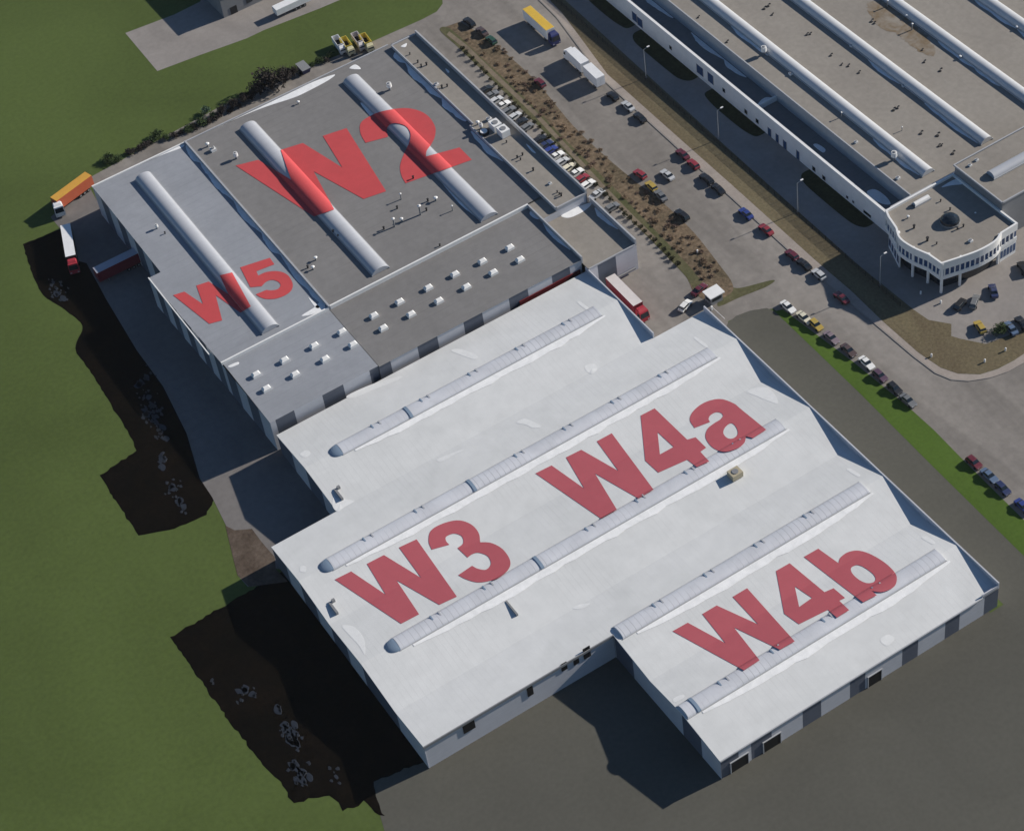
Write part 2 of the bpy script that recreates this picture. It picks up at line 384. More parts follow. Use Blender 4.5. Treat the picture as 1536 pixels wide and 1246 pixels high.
# ---------------------------------------------------------------- shared building pieces
def stripes(mb, x0, x1, y0, y1, z0, z1, dark, m=0, md=1):
    """upright wall face from (x0,y0) to (x1,y1); dark = list of (t0,t1) along it in metres"""
    d = Vector((x1 - x0, y1 - y0)); L = d.length; d /= L
    cuts = [0.0]
    for a, b in dark: cuts += [max(0, a), min(L, b)]
    cuts.append(L); cur = m
    for i in range(len(cuts) - 1):
        a, b = cuts[i], cuts[i + 1]
        if b - a > 1e-3:
            p, q = Vector((x0, y0)) + d * a, Vector((x0, y0)) + d * b
            mb.face([(p.x, p.y, z0), (q.x, q.y, z0), (q.x, q.y, z1), (p.x, p.y, z1)], md if i % 2 else m)
def vault(parent, name, axis, c, half, a0, a1, zb, rise, m, mcap, cap=0.0, n=10, smooth=True):
    """barrel rooflight along axis (0=x,1=y) between a0 and a1, centred on c; cap = slant of its ends"""
    mb = MB(); ring = []
    for k in range(n + 1):
        t = math.pi * k / n
        ring.append((half * math.cos(t), rise * math.sin(t) ** 0.9 if 0 < k < n else 0.0))
    def pt(a, s, h): return (a, c + s, zb + h) if axis == 0 else (c + s, a, zb + h)
    e0 = [pt(a0 + cap * (h / rise), s, h) for s, h in ring]; e1 = [pt(a1 - cap * (h / rise), s, h) for s, h in ring]
    for k in range(n):
        q = [e0[k], e0[k + 1], e1[k + 1], e1[k]]
        mb.face(q if axis == 1 else q[::-1])
    o = mb.build(name, m, parent)
    me = o.data; bm = bmesh.new(); bm.from_mesh(me); bmesh.ops.remove_doubles(bm, verts=bm.verts, dist=1e-4)
    for fc in bm.faces: fc.smooth = smooth
    bmesh.ops.recalc_face_normals(bm, faces=bm.faces); bm.to_mesh(me); bm.free()
    cb = MB(); cb.face(e0); cb.face(e1[::-1])
    cb.build_each('end_cap', mcap, o)
    kb = MB()                                            # low kerb the vault sits on
    w_ = half + 0.15
    if axis == 1:
        kb.box(c - w_, c - half + 0.02, a0 - 0.15, a1 + 0.15, zb - 0.35, zb + 0.22); kb.box(c + half - 0.02, c + w_, a0 - 0.15, a1 + 0.15, zb - 0.35, zb + 0.22)
    else:
        kb.box(a0 - 0.15, a1 + 0.15, c - w_, c - half + 0.02, zb - 0.35, zb + 0.12); kb.box(a0 - 0.15, a1 + 0.15, c + half - 0.02, c + w_, zb - 0.35, zb + 0.12)
    kb.build_each('kerb_frame', M_coping, o)
    return o
def vent(parent, x, y, z, kind=0, s=1.0, name='roof_vent'):
    mb = MB()
    if kind == 0:      # mushroom cowl
        mb.tube((x, y, z - 0.05), (x, y, z + 0.9 * s), 0.22 * s, n=8, m=0); mb.tube((x, y, z + 0.9 * s), (x, y, z + 1.15 * s), 0.5 * s, 0.25 * s, n=10, m=1)
    elif kind == 1:    # box fan unit
        mb.box(x - 0.6 * s, x + 0.6 * s, y - 0.6 * s, y + 0.6 * s, z - 0.05, z + 0.7 * s, 1); mb.tube((x, y, z + 0.7 * s), (x, y, z + 0.95 * s), 0.42 * s, n=10, m=0)
    elif kind == 2:    # gooseneck flue pipe
        mb.tube((x, y, z - 0.05), (x, y, z + 1.9 * s), 0.16 * s, n=8, m=0); mb.tube((x, y, z + 1.9 * s), (x, y, z + 2.05 * s), 0.32 * s, 0.05, n=8, m=1)
    elif kind == 3:    # small soil stack
        mb.tube((x, y, z - 0.05), (x, y, z + 0.55 * s), 0.15 * s, n=6, m=0); mb.tube((x, y, z + 0.5 * s), (x, y, z + 0.6 * s), 0.22 * s, n=6, m=0)
    elif kind == 5:    # low dark cap
        mb.tube((x, y, z - 0.05), (x, y, z + 0.22), 0.42 * s, 0.3 * s, n=7, m=0); mb.tube((x + 0.9 * s, y + 0.5 * s, z - 0.05), (x + 0.9 * s, y + 0.5 * s, z + 0.15), 0.28 * s, 0.2 * s, n=6, m=0)
    elif kind == 4:    # tall cowl with drum
        mb.tube((x, y, z - 0.05), (x, y, z + 1.0 * s), 0.3 * s, n=8, m=0); mb.tube((x, y, z + 0.95 * s), (x, y, z + 2.0 * s), 0.62 * s, 0.55 * s, n=10, m=1); mb.tube((x, y, z + 2.0 * s), (x, y, z + 2.15 * s), 0.4 * s, 0.2 * s, n=10, m=0)
    return mb.build(name, [M_grey if kind not in (3, 5) else M_dark, M_white], parent)
def skylight_box(parent, x, y, z):
    mb = MB(); mb.frustum((x - 1.0, x + 1.0, y - 0.72, y + 0.72), z - 0.05, (x - 0.95, x + 0.95, y - 0.68, y + 0.68), z + 0.6, 1)
    mb.frustum((x - 0.93, x + 0.93, y - 0.66, y + 0.66), z + 0.6, (x - 0.6, x + 0.6, y - 0.35, y + 0.35), z + 0.95, 0)
    return mb.build('dome_rooflight', [M_white, M_white], parent)
def ac_box(parent, x, y, z, lx, ly, h, m=None, name='air_handling_unit'):
    mb = MB(); mb.box(x - lx / 2, x + lx / 2, y - ly / 2, y + ly / 2, z + 0.1, z + h, 0)
    mb.box(x - lx / 2 + 0.1, x + lx / 2 - 0.1, y - ly / 2 + 0.1, y + ly / 2 - 0.1, z - 0.05, z + 0.1, 1)
    mb.tube((x, y, z + h), (x, y, z + h + 0.12), min(lx, ly) * 0.33, n=12, m=1)
    return mb.build(name, [m or M_white, M_grey], parent)
def parapet(mb, pts, z0, z1, t=0.35, m=0, closed=False):
    """axis aligned run of upstand walls through pts"""
    for i in range(len(pts) - (0 if closed else 1)):
        (xa, ya), (xb, yb) = pts[i], pts[(i + 1) % len(pts)]
        if abs(xa - xb) < 1e-6: mb.box(xa - t / 2, xa + t / 2, min(ya, yb) + t / 2, max(ya, yb) - t / 2, z0, z1, m)
        else: mb.box(min(xa, xb) - t / 2, max(xa, xb) + t / 2, ya - t / 2, ya + t / 2, z0, z1, m)

# ---------------------------------------------------------------- white warehouse (W3, W4a, W4b)
KN = [(191.3, 6.2), (203.6, 7.6), (214.0, 6.2), (226.4, 7.6), (237.5, 6.2), (250.7, 7.6), (264.0, 6.2), (276.6, 7.6), (289.3, 6.2), (303.0, 7.6), (316.5, 6.2)]
def wz(y):
    for (a, za), (b, zb) in zip(KN, KN[1:]):
        if y <= b: return za + (zb - za) * (y - a) / (b - a)
    return KN[-1][1]
WH = thing('white_warehouse', (130, 250, 0), 'long white warehouse with ridged pale roof carrying red W3, W4a and W4b', 'warehouse')
SEC = [(94.2, 175.2, 289.3, 316.5), (78.4, 188.8, 226.6, 289.3), (122.0, 188.8, 191.3, 226.6)]
mb = MB()
for x0, x1, y0, y1 in SEC:
    ks = sorted({y0, y1} | {k for k, _ in KN if y0 < k < y1})
    for a, b in zip(ks, ks[1:]):
        xa = x0 - 0.12
        mb.face([(xa, a, wz(a)), (x1, a, wz(a)), (x1, b, wz(b)), (xa, b, wz(b))])
    mb.face([(x0 - 0.12, y0, wz(y0)), (x0 - 0.12, y0, wz(y0) - 0.3), (x1, y0, wz(y0) - 0.3), (x1, y0, wz(y0))])
    mb.face([(x0 - 0.12, k, wz(k)) for k in ks] + [(x0 - 0.12, k, wz(k) - 0.3) for k in ks[::-1]])
mb.build('roof', M_wroof, WH)
mb = MB()                                               # walls
for x0, x1, y0, y1 in SEC:
    ks = sorted({y0, y1} | {k for k, _ in KN if y0 < k < y1})
    for a, b in zip(ks, ks[1:]):                         # left gable walls, striped
        n = max(1, int((b - a) / 6)); st = (b - a) / n
        for i in range(n):
            p, q = a + i * st, a + (i + 1) * st
            md = 1 if int((p) / 6.1) % 2 == 0 else 0
            mb.face([(x0, p, 0), (x0, p, wz(p) - 0.05), (x0, q, wz(q) - 0.05), (x0, q, 0)], md)
fz = wz(191.3) - 0.05
stripes(mb, 122.0, 189.1, 191.42, 191.42, 0, fz, [(0, 4.2), (7.1, 11.9), (19.2, 23.6), (30.5, 34.2), (43.2, 47.1), (53.8, 57.4), (63.6, 67.1)])
stripes(mb, 78.4, 122.0, 226.72, 226.72, 0, 7.2, [])
mb.face([(189.1, 191.42, 0), (189.1, 289.3, 0), (189.1, 289.3, 5.9), (189.1, 191.42, 5.9)])
mb.face([(175.5, 289.3, 0), (175.5, 316.5, 0), (175.5, 316.5, 5.9), (175.5, 289.3, 5.9)])
mb.face([(175.5, 289.2, 0), (175.5, 289.2, 6.1), (189.1, 289.2, 6.1), (189.1, 289.2, 0)])
mb.face([(78.4, 289.2, 0), (78.4, 289.2, 6.1), (94.2, 289.2, 6.1), (94.2, 289.2, 0)])
mb.build('wall', [M_wall, M_wall2], WH)
mb = MB()
mb.box(188.8, 189.1, 191.3, 289.2, 5.9, 7.72); mb.box(175.2, 175.5, 289.35, 316.4, 5.9, 7.72)
mb.box(184.9, 188.8, 191.3, 191.55, 6.0, 7.0)
mb.build_each('parapet', M_wall, WH)
mb = MB()
mb.box(78.2, 122.0, 226.4, 226.62, 7.0, 7.62, 0); mb.box(121.9, 184.9, 191.08, 191.3, 5.95, 6.24, 1)
mb.build_each('fascia', [M_grey, M_coping], WH)
RIDG = [(303.0, 102.3, 169.6), (276.6, 85.2, 182.0), (250.7, 86.0, 181.0), (226.4, 123.0, 183.8), (203.6, 122.3, 184.6)]
VH, VR = 1.75, 0.75
for ry, xa, xb in RIDG:
    v = vault(WH, 'ridge_rooflight', 0, ry, VH, xa + (.4 if xa < 110 else 0), xb, 7.42, VR, M_ridge, M_rcap if xa < 110 else M_ridge, cap=0.1, smooth=True)
    if xa < 110:                                         # rounded blue grey hood closing the end
        hb = MB(); rows = []
        for k in range(7):
            ph = (math.pi / 2) * k / 6
            rows.append([(xa + .42 - 2.5 * math.sin(ph) * math.sin(math.pi * j / 12) ** .8, ry + (VH + .03) * math.cos(math.pi * j / 12), 7.40 + (VR + .04) * math.cos(ph) * math.sin(math.pi * j / 12) ** .9) for j in range(13)])
        for k in range(6):
            for j in range(12): hb.face([rows[k][j], rows[k][j + 1], rows[k + 1][j + 1], rows[k + 1][j]][::-1])
        hb.build('end_hood', M_rcap, v)
    rb = MB(); x = xa + 6.0
    bars = [119.6] if xa < 110 else [124.6]
    for bx in (bars if ry != 226.4 else []):
        for k in range(10):
            t0, t1 = math.pi * k / 10, math.pi * (k + 1) / 10
            f = lambda t, e: (VH + e) * math.cos(t), 
            pts = []
            for t in (t0, t1):
                hh = VR * math.sin(t) ** 0.9 if 0 < t < math.pi - 1e-6 else 0
                pts.append((ry + (VH + 0.12) * math.cos(t), 7.42 + hh + 0.14))
            rb.face([(bx, *pts[0]), (bx + 0.7, *pts[0]), (bx + 0.7, *pts[1]), (bx, *pts[1])])
            rb.face([(bx, *pts[0]), (bx, *pts[1]), (bx, pts[1][0], pts[1][1] - 0.3), (bx, pts[0][0], pts[0][1] - 0.3)])
    if rb.v: rb.build('fire_barrier', M_rcap, v)
    x = xa + 9.0
    while x < xb - 4:                                    # smoke vent pairs set in the glazing
        if abs(x - bars[0]) > 3:
            ob = MB()
            for dx, mm in ((0, 0), (1.9, 1)):
                yb = ry + 0.95; zb = 7.42 + VR * 0.83
                ob.box(x + dx, x + dx + 0.32, ry + 0.2, ry + 1.5, zb - 0.35, zb + 0.14, mm)
            ob.build_each('smoke_vent', [M_rcap, M_coping], v)
        x += 12.4
for (x0, x1) in ((124.3, 128.2), (131.9, 135.8), (156.9, 160.0)):
    mb = MB(); mb.box(x0, x1, 191.27, 191.5, 0.0, 3.3, 0); 
    d = mb.build('loading_door', M_black, WH)
    fr = MB(); fr.box(x0 - 0.2, x0, 191.2, 191.45, 0, 3.5); fr.box(x1, x1 + 0.2, 191.2, 191.45, 0, 3.5); fr.box(x0, x1, 191.2, 191.45, 3.3, 3.5)
    fr.build_each('door_frame', M_coping, d)
for px, py, wd, h, nm in ((703, 1088, 2.6, 3.0, 'loading_door'), (795, 1036, 1.3, 2.6, 'door'), (846, 999, 1.3, 2.2, 'door'), (864, 990, 1.2, 2.2, 'door'), (880, 978, 1.6, 3.2, 'door')):
    q = PY(px, py, 226.7); z0 = max(0.0, q.z - h / 2)
    mb = MB(); mb.box(q.x - wd / 2, q.x + wd / 2, 226.55, 226.75, z0, z0 + h); mb.build(nm, M_black, WH)
q = P(1103, 716, 6.6); u = ac_box(WH, q.x, q.y, wz(q.y), 2.6, 2.2, 1.5, M_beige, 'rooftop_unit')
for px, py in ((505, 738), (497, 908)):
    q = P(px, py, 6.6); mb = MB(); zz = wz(q.y)
    mb.box(q.x - 0.25, q.x + 0.25, q.y - 2.6, q.y + 0.6, zz - 0.3, zz + 0.45); mb.box(q.x + 0.5, q.x + 1.2, q.y + 0.3, q.y + 0.9, zz - 0.1, zz + 0.7)
    mb.build('roof_hatch', M_grey, WH)
q = P(768, 914, 6.6); mb = MB(); mb.box(q.x - 0.2, q.x + 0.2, q.y - 2.1, q.y + 2.1, wz(q.y) - 0.3, wz(q.y) + 0.35); mb.build('roof_upstand', M_grey, WH)
def wf(x, y):
    z = wz(y)
    for ry, xa, xb in RIDG:
        if xa < x < xb and abs(y - ry) < VH + 0.12:
            s = max(0.0, 1 - ((y - ry) / (VH + 0.12)) ** 2)
            z = max(z, 7.44 + (VR + 0.12) * math.sqrt(s) ** 0.9)
    return z
WC = [(1, k) for k, _ in KN[1:-1]]
for ry, _, _ in RIDG[1:]:
    WC += [(1, ry - 2.6 + .3 * k) for k in range(18)]
for vy in (264.0, 214.0): WC += [(1, vy - 1.0 + .2 * k) for k in range(11)]
c3, c4a, c4b = (490, 770, 290), (790, 580, 370), (1000, 800, 360)
w3 = [glyph(c3, [(65, 525), (195, 460), (470, 645), (320, 400), (455, 330), (752, 512), (575, 270), (715, 205), (1035, 660), (895, 725), (555, 530), (735, 800), (592, 875)], 'all', 6.9),
      glyph(c3, [(835, 287), (810, 220), (830, 135), (930, 78), (1050, 55), (1150, 88), (1208, 155), (1220, 228), (1310, 235), (1400, 285), (1458, 375), (1440, 450), (1350, 518), (1215, 547), (1115, 525), (1045, 490),
                 (1155, 415), (1205, 440), (1268, 445), (1305, 400), (1280, 340), (1210, 312), (1160, 322), (1120, 350), (1040, 275), (1085, 235), (1072, 180), (1010, 160), (950, 185), (950, 220), (975, 248)],
            (0, 7, 15, 16, 23, 24, 30), 6.9)]
letters('roof_lettering', w3, 6.9, wf, WC, M_red3, WH)['label'] = 'red letters W3'
w4a = [glyph(c4a, [(55, 540), (155, 490), (360, 635), (245, 440), (340, 393), (572, 525), (437, 340), (530, 290), (790, 640), (695, 695), (425, 540), (562, 765), (462, 820)], 'all', 6.9),
       glyph(c4a, [(710, 180), (797, 135), (1000, 330), (1052, 315), (1118, 380), (1082, 405), (1137, 465), (1060, 500), (1000, 455), (820, 535), (738, 460)], 'all', 6.9, [([(815, 283), (915, 375), (830, 422)], 'all')]),
       glyph(c4a, [(1045, 257), (1016, 205), (1040, 150), (1110, 98), (1205, 77), (1290, 105), (1340, 145), (1492, 268), (1410, 320), (1365, 308), (1355, 350), (1310, 385), (1230, 405), (1160, 380), (1115, 320), (1125, 265), (1168, 228), (1205, 205),
                   (1224, 182), (1212, 165), (1180, 159), (1145, 178), (1133, 200), (1142, 220)], (0, 7, 8, 9, 18, 23), 6.9, [([(1270, 228), (1235, 255), (1225, 290), (1250, 320), (1285, 322), (1312, 300), (1312, 270), (1295, 240)], ())])]
letters('roof_lettering', w4a, 6.9, wf, WC, M_red3, WH)['label'] = 'red letters W4a'
w4b = [glyph(c4b, [(38, 625), (135, 570), (377, 702), (228, 515), (320, 460), (587, 582), (422, 405), (515, 350), (820, 690), (725, 743), (430, 600), (595, 810), (495, 875)], 'all', 6.9),
       glyph(c4b, [(700, 240), (787, 190), (1010, 375), (1068, 350), (1142, 412), (1105, 430), (1168, 490), (1090, 538), (1032, 488), (847, 580), (752, 513)], 'all', 6.9, [([(820, 338), (930, 412), (848, 470)], 'all')]),
       glyph(c4b, [(878, 150), (970, 97), (1100, 190), (1112, 155), (1160, 120), (1230, 110), (1310, 135), (1400, 190), (1460, 250), (1473, 292), (1460, 335), (1420, 362), (1370, 375), (1312, 367), (1345, 395), (1257, 440)], (0, 1, 2, 13, 14, 15), 6.9,
             [([(1210, 203), (1180, 222), (1188, 255), (1230, 295), (1280, 317), (1322, 312), (1337, 290), (1320, 258), (1272, 222), (1240, 206)], ())])]
letters('roof_lettering', w4b, 6.9, wf, WC, M_red3, WH)['label'] = 'red letters W4b'

# ---------------------------------------------------------------- pale grey warehouse W5
Z5, ZS, Z2 = 9.3, 9.0, 9.7
W5 = thing('grey_warehouse', (108, 365, 0), 'pale grey flat roofed warehouse wing with red W5 painted on its roof', 'warehouse')
o5 = [(95.8, 376.6), (95.8, 415.2), (121.3, 415.2), (121.3, 340.6), (93.6, 340.6), (92.6, 376.6)]
mb = MB(); mb.face([(x, y, Z5) for x, y in o5[::-1]])
mb.face([(93.9, 318.0, ZS), (121.3, 318.0, ZS), (121.3, 340.5, ZS), (93.9, 340.5, ZS)])
mb.build('roof', M_w5roof, W5)
mb = MB()
stripes(mb, 92.6, 93.6, 376.6, 340.6, 0, Z5, [(k * 7.2 + 3.2, k * 7.2 + 6.8) for k in range(5)])
stripes(mb, 95.8, 95.8, 415.2, 376.6, 0, Z5, [(k * 9.6 + 4.5, k * 9.6 + 9.2) for k in range(4)])
stripes(mb, 95.8, 92.6, 376.6, 376.6, 0, Z5, [(0, 3.2)])
stripes(mb, 93.6, 93.9, 340.6, 318.0, 0, ZS, [(1.5, 6.5), (11.5, 17.0)])
stripes(mb, 93.9, 121.3, 318.0, 318.0, 0, ZS, [(1.3, 6.0), (13.1, 18.4), (25.1, 27.4)])
stripes(mb, 121.3, 95.8, 415.2, 415.2, 0, Z5, [])
mb.build('wall', [M_wall, M_wall2], W5)
mb = MB(); mb.box(93.5, 121.3, 340.4, 340.8, ZS - 0.1, Z5 + 0.4); mb.box(95.7, 121.3, 415.0, 415.4, Z5 - 0.1, Z5 + 0.25)
mb.box(92.5, 92.75, 345, 376.7, Z5 - 0.2, Z5 + 0.12); mb.build_each('parapet', M_white, W5)
vault(W5, 'barrel_rooflight', 1, 107.4, 2.1, 342.9, 410.2, Z5 + 0.08, 1.3, M_vault, M_vault)
for x, y in ((98.2, 332.6), (105.4, 332.5), (112.9, 332.2), (120.0, 332.1), (98.0, 327.3), (105.2, 327.1), (112.8, 327.0), (120.0, 327.0)): skylight_box(W5, x, y, ZS)
vent(W5, 101.9, 390.9, Z5, 4, 0.65); vent(W5, 102.6, 388.0, Z5, 3)
f5 = lambda x, y: max(Z5, Z5 + 0.09 + 1.37 * math.sqrt(max(0, 1 - ((x - 107.4) / 2.25) ** 2)) if abs(x - 107.4) < 2.25 else 0)
c5 = (250, 370, 200)
letters('roof_lettering', [glyph(c5, [(75, 560), (205, 520), (420, 665), (342, 450), (485, 403), (712, 550), (612, 332), (755, 298), (970, 690), (850, 762), (565, 560), (640, 850), (492, 890)], 'all', Z5),
   glyph(c5, [(848, 240), (1190, 130), (1242, 205), (1035, 285), (1055, 335), (1150, 295), (1280, 285), (1390, 325), (1450, 420), (1440, 500), (1370, 560), (1260, 600), (1150, 605), (1075, 582), (1028, 550), (1150, 500), (1210, 505), (1280, 490), (1312, 450), (1290, 410), (1220, 385), (1150, 405), (1095, 458), (965, 470)],
         (0, 1, 2, 3, 4, 14, 15, 22, 23), Z5)], Z5, f5, [(0, 104.8 + .3 * k) for k in range(20)], M_red2, W5)['label'] = 'red letters W5'

# ---------------------------------------------------------------- dark grey warehouse W2 with office wing and annex
W2 = thing('grey_warehouse', (150, 365, 0), 'dark grey flat roofed warehouse with red W2 painted across its roof', 'warehouse')
mb = MB(); mb.face([(121.7, 340.6, Z2), (181, 340.6, Z2), (181, 414.8, Z2), (121.7, 414.8, Z2)])
mb.face([(121.4, 317.6, ZS), (175.2, 317.6, ZS), (175.2, 340.5, ZS), (121.4, 340.5, ZS)])
mb.build('roof', M_w2roof, W2)
mb = MB(); mb.box(176.0, 187.7, 334.4, 412.8, 8.0, 10.45); w_ = mb
mb = MB()
mb.face([(179.4, 334.4, 10.5), (187.7, 334.4, 10.5), (187.7, 372.9, 10.5), (179.4, 372.9, 10.5)])
mb.face([(180.4, 372.9, 10.5), (187.7, 372.9, 10.5), (187.7, 413.2, 10.5), (180.4, 413.2, 10.5)])
mb.face([(175.4, 315.2, 7.8), (188.6, 315.2, 7.8), (188.6, 334.3, 7.8), (175.4, 334.3, 7.8)])
mb.face([(175.4, 334.3, Z2), (179.5, 334.3, Z2), (179.5, 341, Z2 ), (175.4, 341, Z2)])
mb.build('roof_terrace', M_hroof, W2)
mb = MB()
stripes(mb, 121.3, 175.2, 317.8, 317.8, 0, ZS, [(0, 3.0), (10.0, 15.2), (22.1, 27.1), (34.2, 39.3), (45.8, 50.7)])
stripes(mb, 175.4, 188.6, 315.2, 315.2, 0, 7.8, [(2.4, 7.4)])
stripes(mb, 188.6, 188.6, 315.2, 334.3, 0, 7.8, [])
stripes(mb, 187.9, 187.9, 334.3, 413.4, 0, 10.6, []); stripes(mb, 175.4, 179.5, 334.28, 334.28, 7.5, Z2, [])
stripes(mb, 187.9, 121.3, 414.9, 414.9, 0, Z2, [])
stripes(mb, 179.4, 179.4, 372.9, 334.4, Z2 - 0.3, 10.6, []); stripes(mb, 180.4, 180.4, 413.2, 372.9, Z2 - 0.3, 10.6, []); stripes(mb, 180.4, 179.4, 372.9, 372.9, Z2 - 0.3, 10.6, [])
stripes(mb, 179.4, 187.7, 334.4, 334.4, 7.0, 10.6, []); stripes(mb, 187.9, 180.4, 413.2, 413.2, 0, 10.6, [])
mb.build('wall', [M_wall, M_wall2], W2)
mb = MB()
mb.box(121.3, 121.7, 340.4, 415.0, 8.8, Z2 + 0.4); mb.box(121.7, 175.4, 340.35, 340.75, ZS - 0.1, Z2 + 0.35, 1); mb.box(121.7, 180.2, 414.7, 415.05, Z2 - 0.1, Z2 + 0.25)
mb.box(175.15, 175.5, 317.6, 340.4, 8.0, ZS + 1.0)
mb.box(187.6, 188.0, 334.4, 413.2, 10.3, 11.7); mb.box(179.3, 179.6, 334.6, 373.0, 10.3, 10.75); mb.box(180.3, 180.6, 373.1, 413.2, 10.3, 10.75)
mb.box(179.6, 187.6, 334.25, 334.6, 10.3, 10.8); mb.box(180.6, 187.6, 412.9, 413.3, 10.3, 10.8)
mb.box(188.3, 188.7, 315.2, 334.2, 7.6, 9.3); mb.box(175.5, 188.3, 315.1, 315.35, 7.6, 7.95)
mb.build_each('parapet', [M_coping, M_white], W2)
mb = MB(); mb.box(158, 174.5, 317.55, 317.78, 4.6, 6.4); mb.build('base_cladding', M_dred, W2)['label'] = 'dark red cladding band'
mb = MB(); mb.box(181, 187.5, 314.6, 315.0, 0.9, 1.3); mb.build('dock_bumper', M_grey, W2)
vault(W2, 'barrel_rooflight', 1, 136.6, 2.2, 343.0, 409.9, Z2 + 0.08, 1.3, M_vault, M_vault)
vault(W2, 'barrel_rooflight', 1, 165.9, 2.2, 342.5, 409.0, Z2 + 0.08, 1.3, M_vault, M_vault)
for x, y in ((128.3, 332.0), (135.2, 332.1), (142.7, 331.9), (149.8, 331.8), (157.0, 331.4), (164.4, 331.3), (128.0, 327.2), (135.2, 327.0), (142.4, 326.7), (149.7, 326.6), (157.0, 326.7), (164.1, 326.4)): skylight_box(W2, x, y, ZS)
for px, py, k, s in ((355, 234, 4, .7), (585, 131, 4, .8), (620, 264, 3, 1), (602, 295, 2, .7), (631, 318, 2, 1.1), (640, 312, 3, 1), (654, 297, 0, .8), (642, 298, 3, 1), (679, 312, 2, .6), (592, 336, 2, 1.0), (603, 328, 0, .7), (576, 340, 3, 1), (596, 309, 3, 1),
                     (470, 400, 0, .7), (474, 386, 0, .7), (462, 398, 3, 1), (448, 152, 0, .6), (320, 222, 1, .8), (312, 216, 0, .8), (705, 290, 0, .6), (712, 303, 0, .6), (660, 365, 3, .8), (500, 345, 3, 1), (508, 352, 3, 1)):
    q = P(px, py + 4, Z2); vent(W2, q.x, q.y, Z2, k, s * 1.35)
for px, py, k, s in ((615, 80, 3, 1), (627, 92, 3, 1.2), (632, 98, 3, 1.2), (640, 96, 3, 1.4), (655, 126, 1, .8), (663, 130, 3, 1.4), (671, 128, 3, 1.2), (722, 191, 4, .8), (717, 185, 0, 1), (734, 178, 1, .9), (760, 212, 3, 1), (776, 235, 3, 1.2), (784, 231, 3, 1.2), (781, 238, 3, 1), (800, 254, 3, 1.4), (825, 274, 1, .6), (836, 287, 3, 1), (842, 292, 3, 1.4), (839, 290, 3, 1)):
    q = P(px, py + 2, 10.5); vent(W2, q.x, q.y, 10.5, k, s)
for px, py in ((743, 188), (755, 197)):
    q = P(px, py, 11.6); ac_box(W2, q.x, q.y, 10.5, 2.3, 2.7, 2.0)
q = P(726, 200, 10.5); mb = MB(); mb.tube((q.x, q.y, 10.45), (q.x, q.y, 11.1), 1.3, n=16, m=0); mb.tube((q.x, q.y, 11.1), (q.x, q.y, 11.3), 0.9, n=14, m=1); mb.build('cooling_fan', [M_dark, M_white], W2)
f2 = lambda x, y: max([Z2] + [Z2 + 0.09 + 1.37 * math.sqrt(max(0, 1 - ((x - c) / 2.35) ** 2)) for c in (136.6, 165.9) if abs(x - c) < 2.35])
c2 = (340, 140, 380)
letters('roof_lettering', [glyph(c2, [(55, 440), (192, 405), (392, 528), (328, 345), (462, 303), (702, 452), (583, 260), (727, 213), (967, 595), (830, 642), (528, 475), (652, 705), (530, 748)], 'all', Z2),
   glyph(c2, [(842, 302), (812, 245), (812, 185), (860, 145), (940, 112), (1060, 92), (1150, 102), (1222, 140), (1264, 205), (1262, 265), (1240, 312), (1213, 350), (1208, 385), (1412, 330), (1487, 405), (1085, 547), (1060, 500), (1052, 440), (1075, 370), (1105, 305), (1115, 250), (1092, 207), (1050, 187), (1000, 186), (972, 215), (978, 266)],
         (0, 12, 13, 14, 15, 25), Z2)], Z2, f2, [(0, c - 2.8 + .3 * k) for c in (136.6, 165.9) for k in range(20)], M_red2, W2)['label'] = 'red letters W2'

# ---------------------------------------------------------------- big factory across the road
FA = thing('factory', (280, 330, 0), 'big tan roofed factory across the road with barrel skylights and curved white office', 'factory')
ZH, FX, FZ, TZ = 8.6, 240.1, 6.05, 4.5; HX0 = 246.3; HX1, HY1 = 372.0, 440.0
mb = MB(); mb.face([(HX0, 287.6, ZH), (HX1, 287.6, ZH), (HX1, HY1, ZH), (HX0, HY1, ZH)])
mb.build('hall_roof', M_hroof, FA)
mb = MB()
for a in ((HX0, HY1, HX0, 287.6), (HX1, 287.6, HX1, HY1), (HX1, HY1, HX0, HY1)): stripes(mb, *(a[0], a[2], a[1], a[3]), 0, ZH, [])
mb.box(HX0 - .1, HX0 + .2, 287.8, HY1, ZH - 0.3, ZH + 0.18); mb.box(FX + .1, 330, 287.3, 287.7, 4.0, ZH + 0.3)
mb.build('hall_wall', M_coping, FA)
poly_sheet('stained_roof_area', ragged(smooth_loop([P(a, b, ZH).xy for a, b in ((1300, 8), (1330, 4), (1362, 30), (1395, 62), (1402, 84), (1380, 78), (1345, 52), (1318, 40))]), .5, .3, 8), ZH + 0.02, M_rust, kind=None, parent=FA)
for k, c in enumerate((254.1, 271.6, 289.1, 306.6, 324.1, 341.6)):
    vault(FA, 'barrel_rooflight', 1, c, 1.65, 291.0 if k < 5 else 300, HY1 - 8, ZH + 0.1, 1.35, M_hvault, M_hvault)
mb = MB(); mb.face([(FX + .4, 287.4, TZ), (HX0, 287.4, TZ), (HX0, HY1, TZ), (FX + .4, HY1, TZ)]); mb.build('terrace_roof', M_w2roof, FA)
mb = MB(); stripes(mb, FX, FX, HY1, 286.0, 0, TZ - .2, []); mb.box(FX, FX + .45, 286.2, HY1, TZ - .2, FZ - .12); mb.box(FX - .08, FX + .62, 286.2, HY1, FZ - .12, FZ + .06)
for px, py in ((1150, 156),):
    q = P(px, py, 5); mb.box(FX + .45, HX0, q.y - 0.2, q.y + 0.2, TZ - .1, FZ)
mb.build('facade_wall', M_facade, FA)
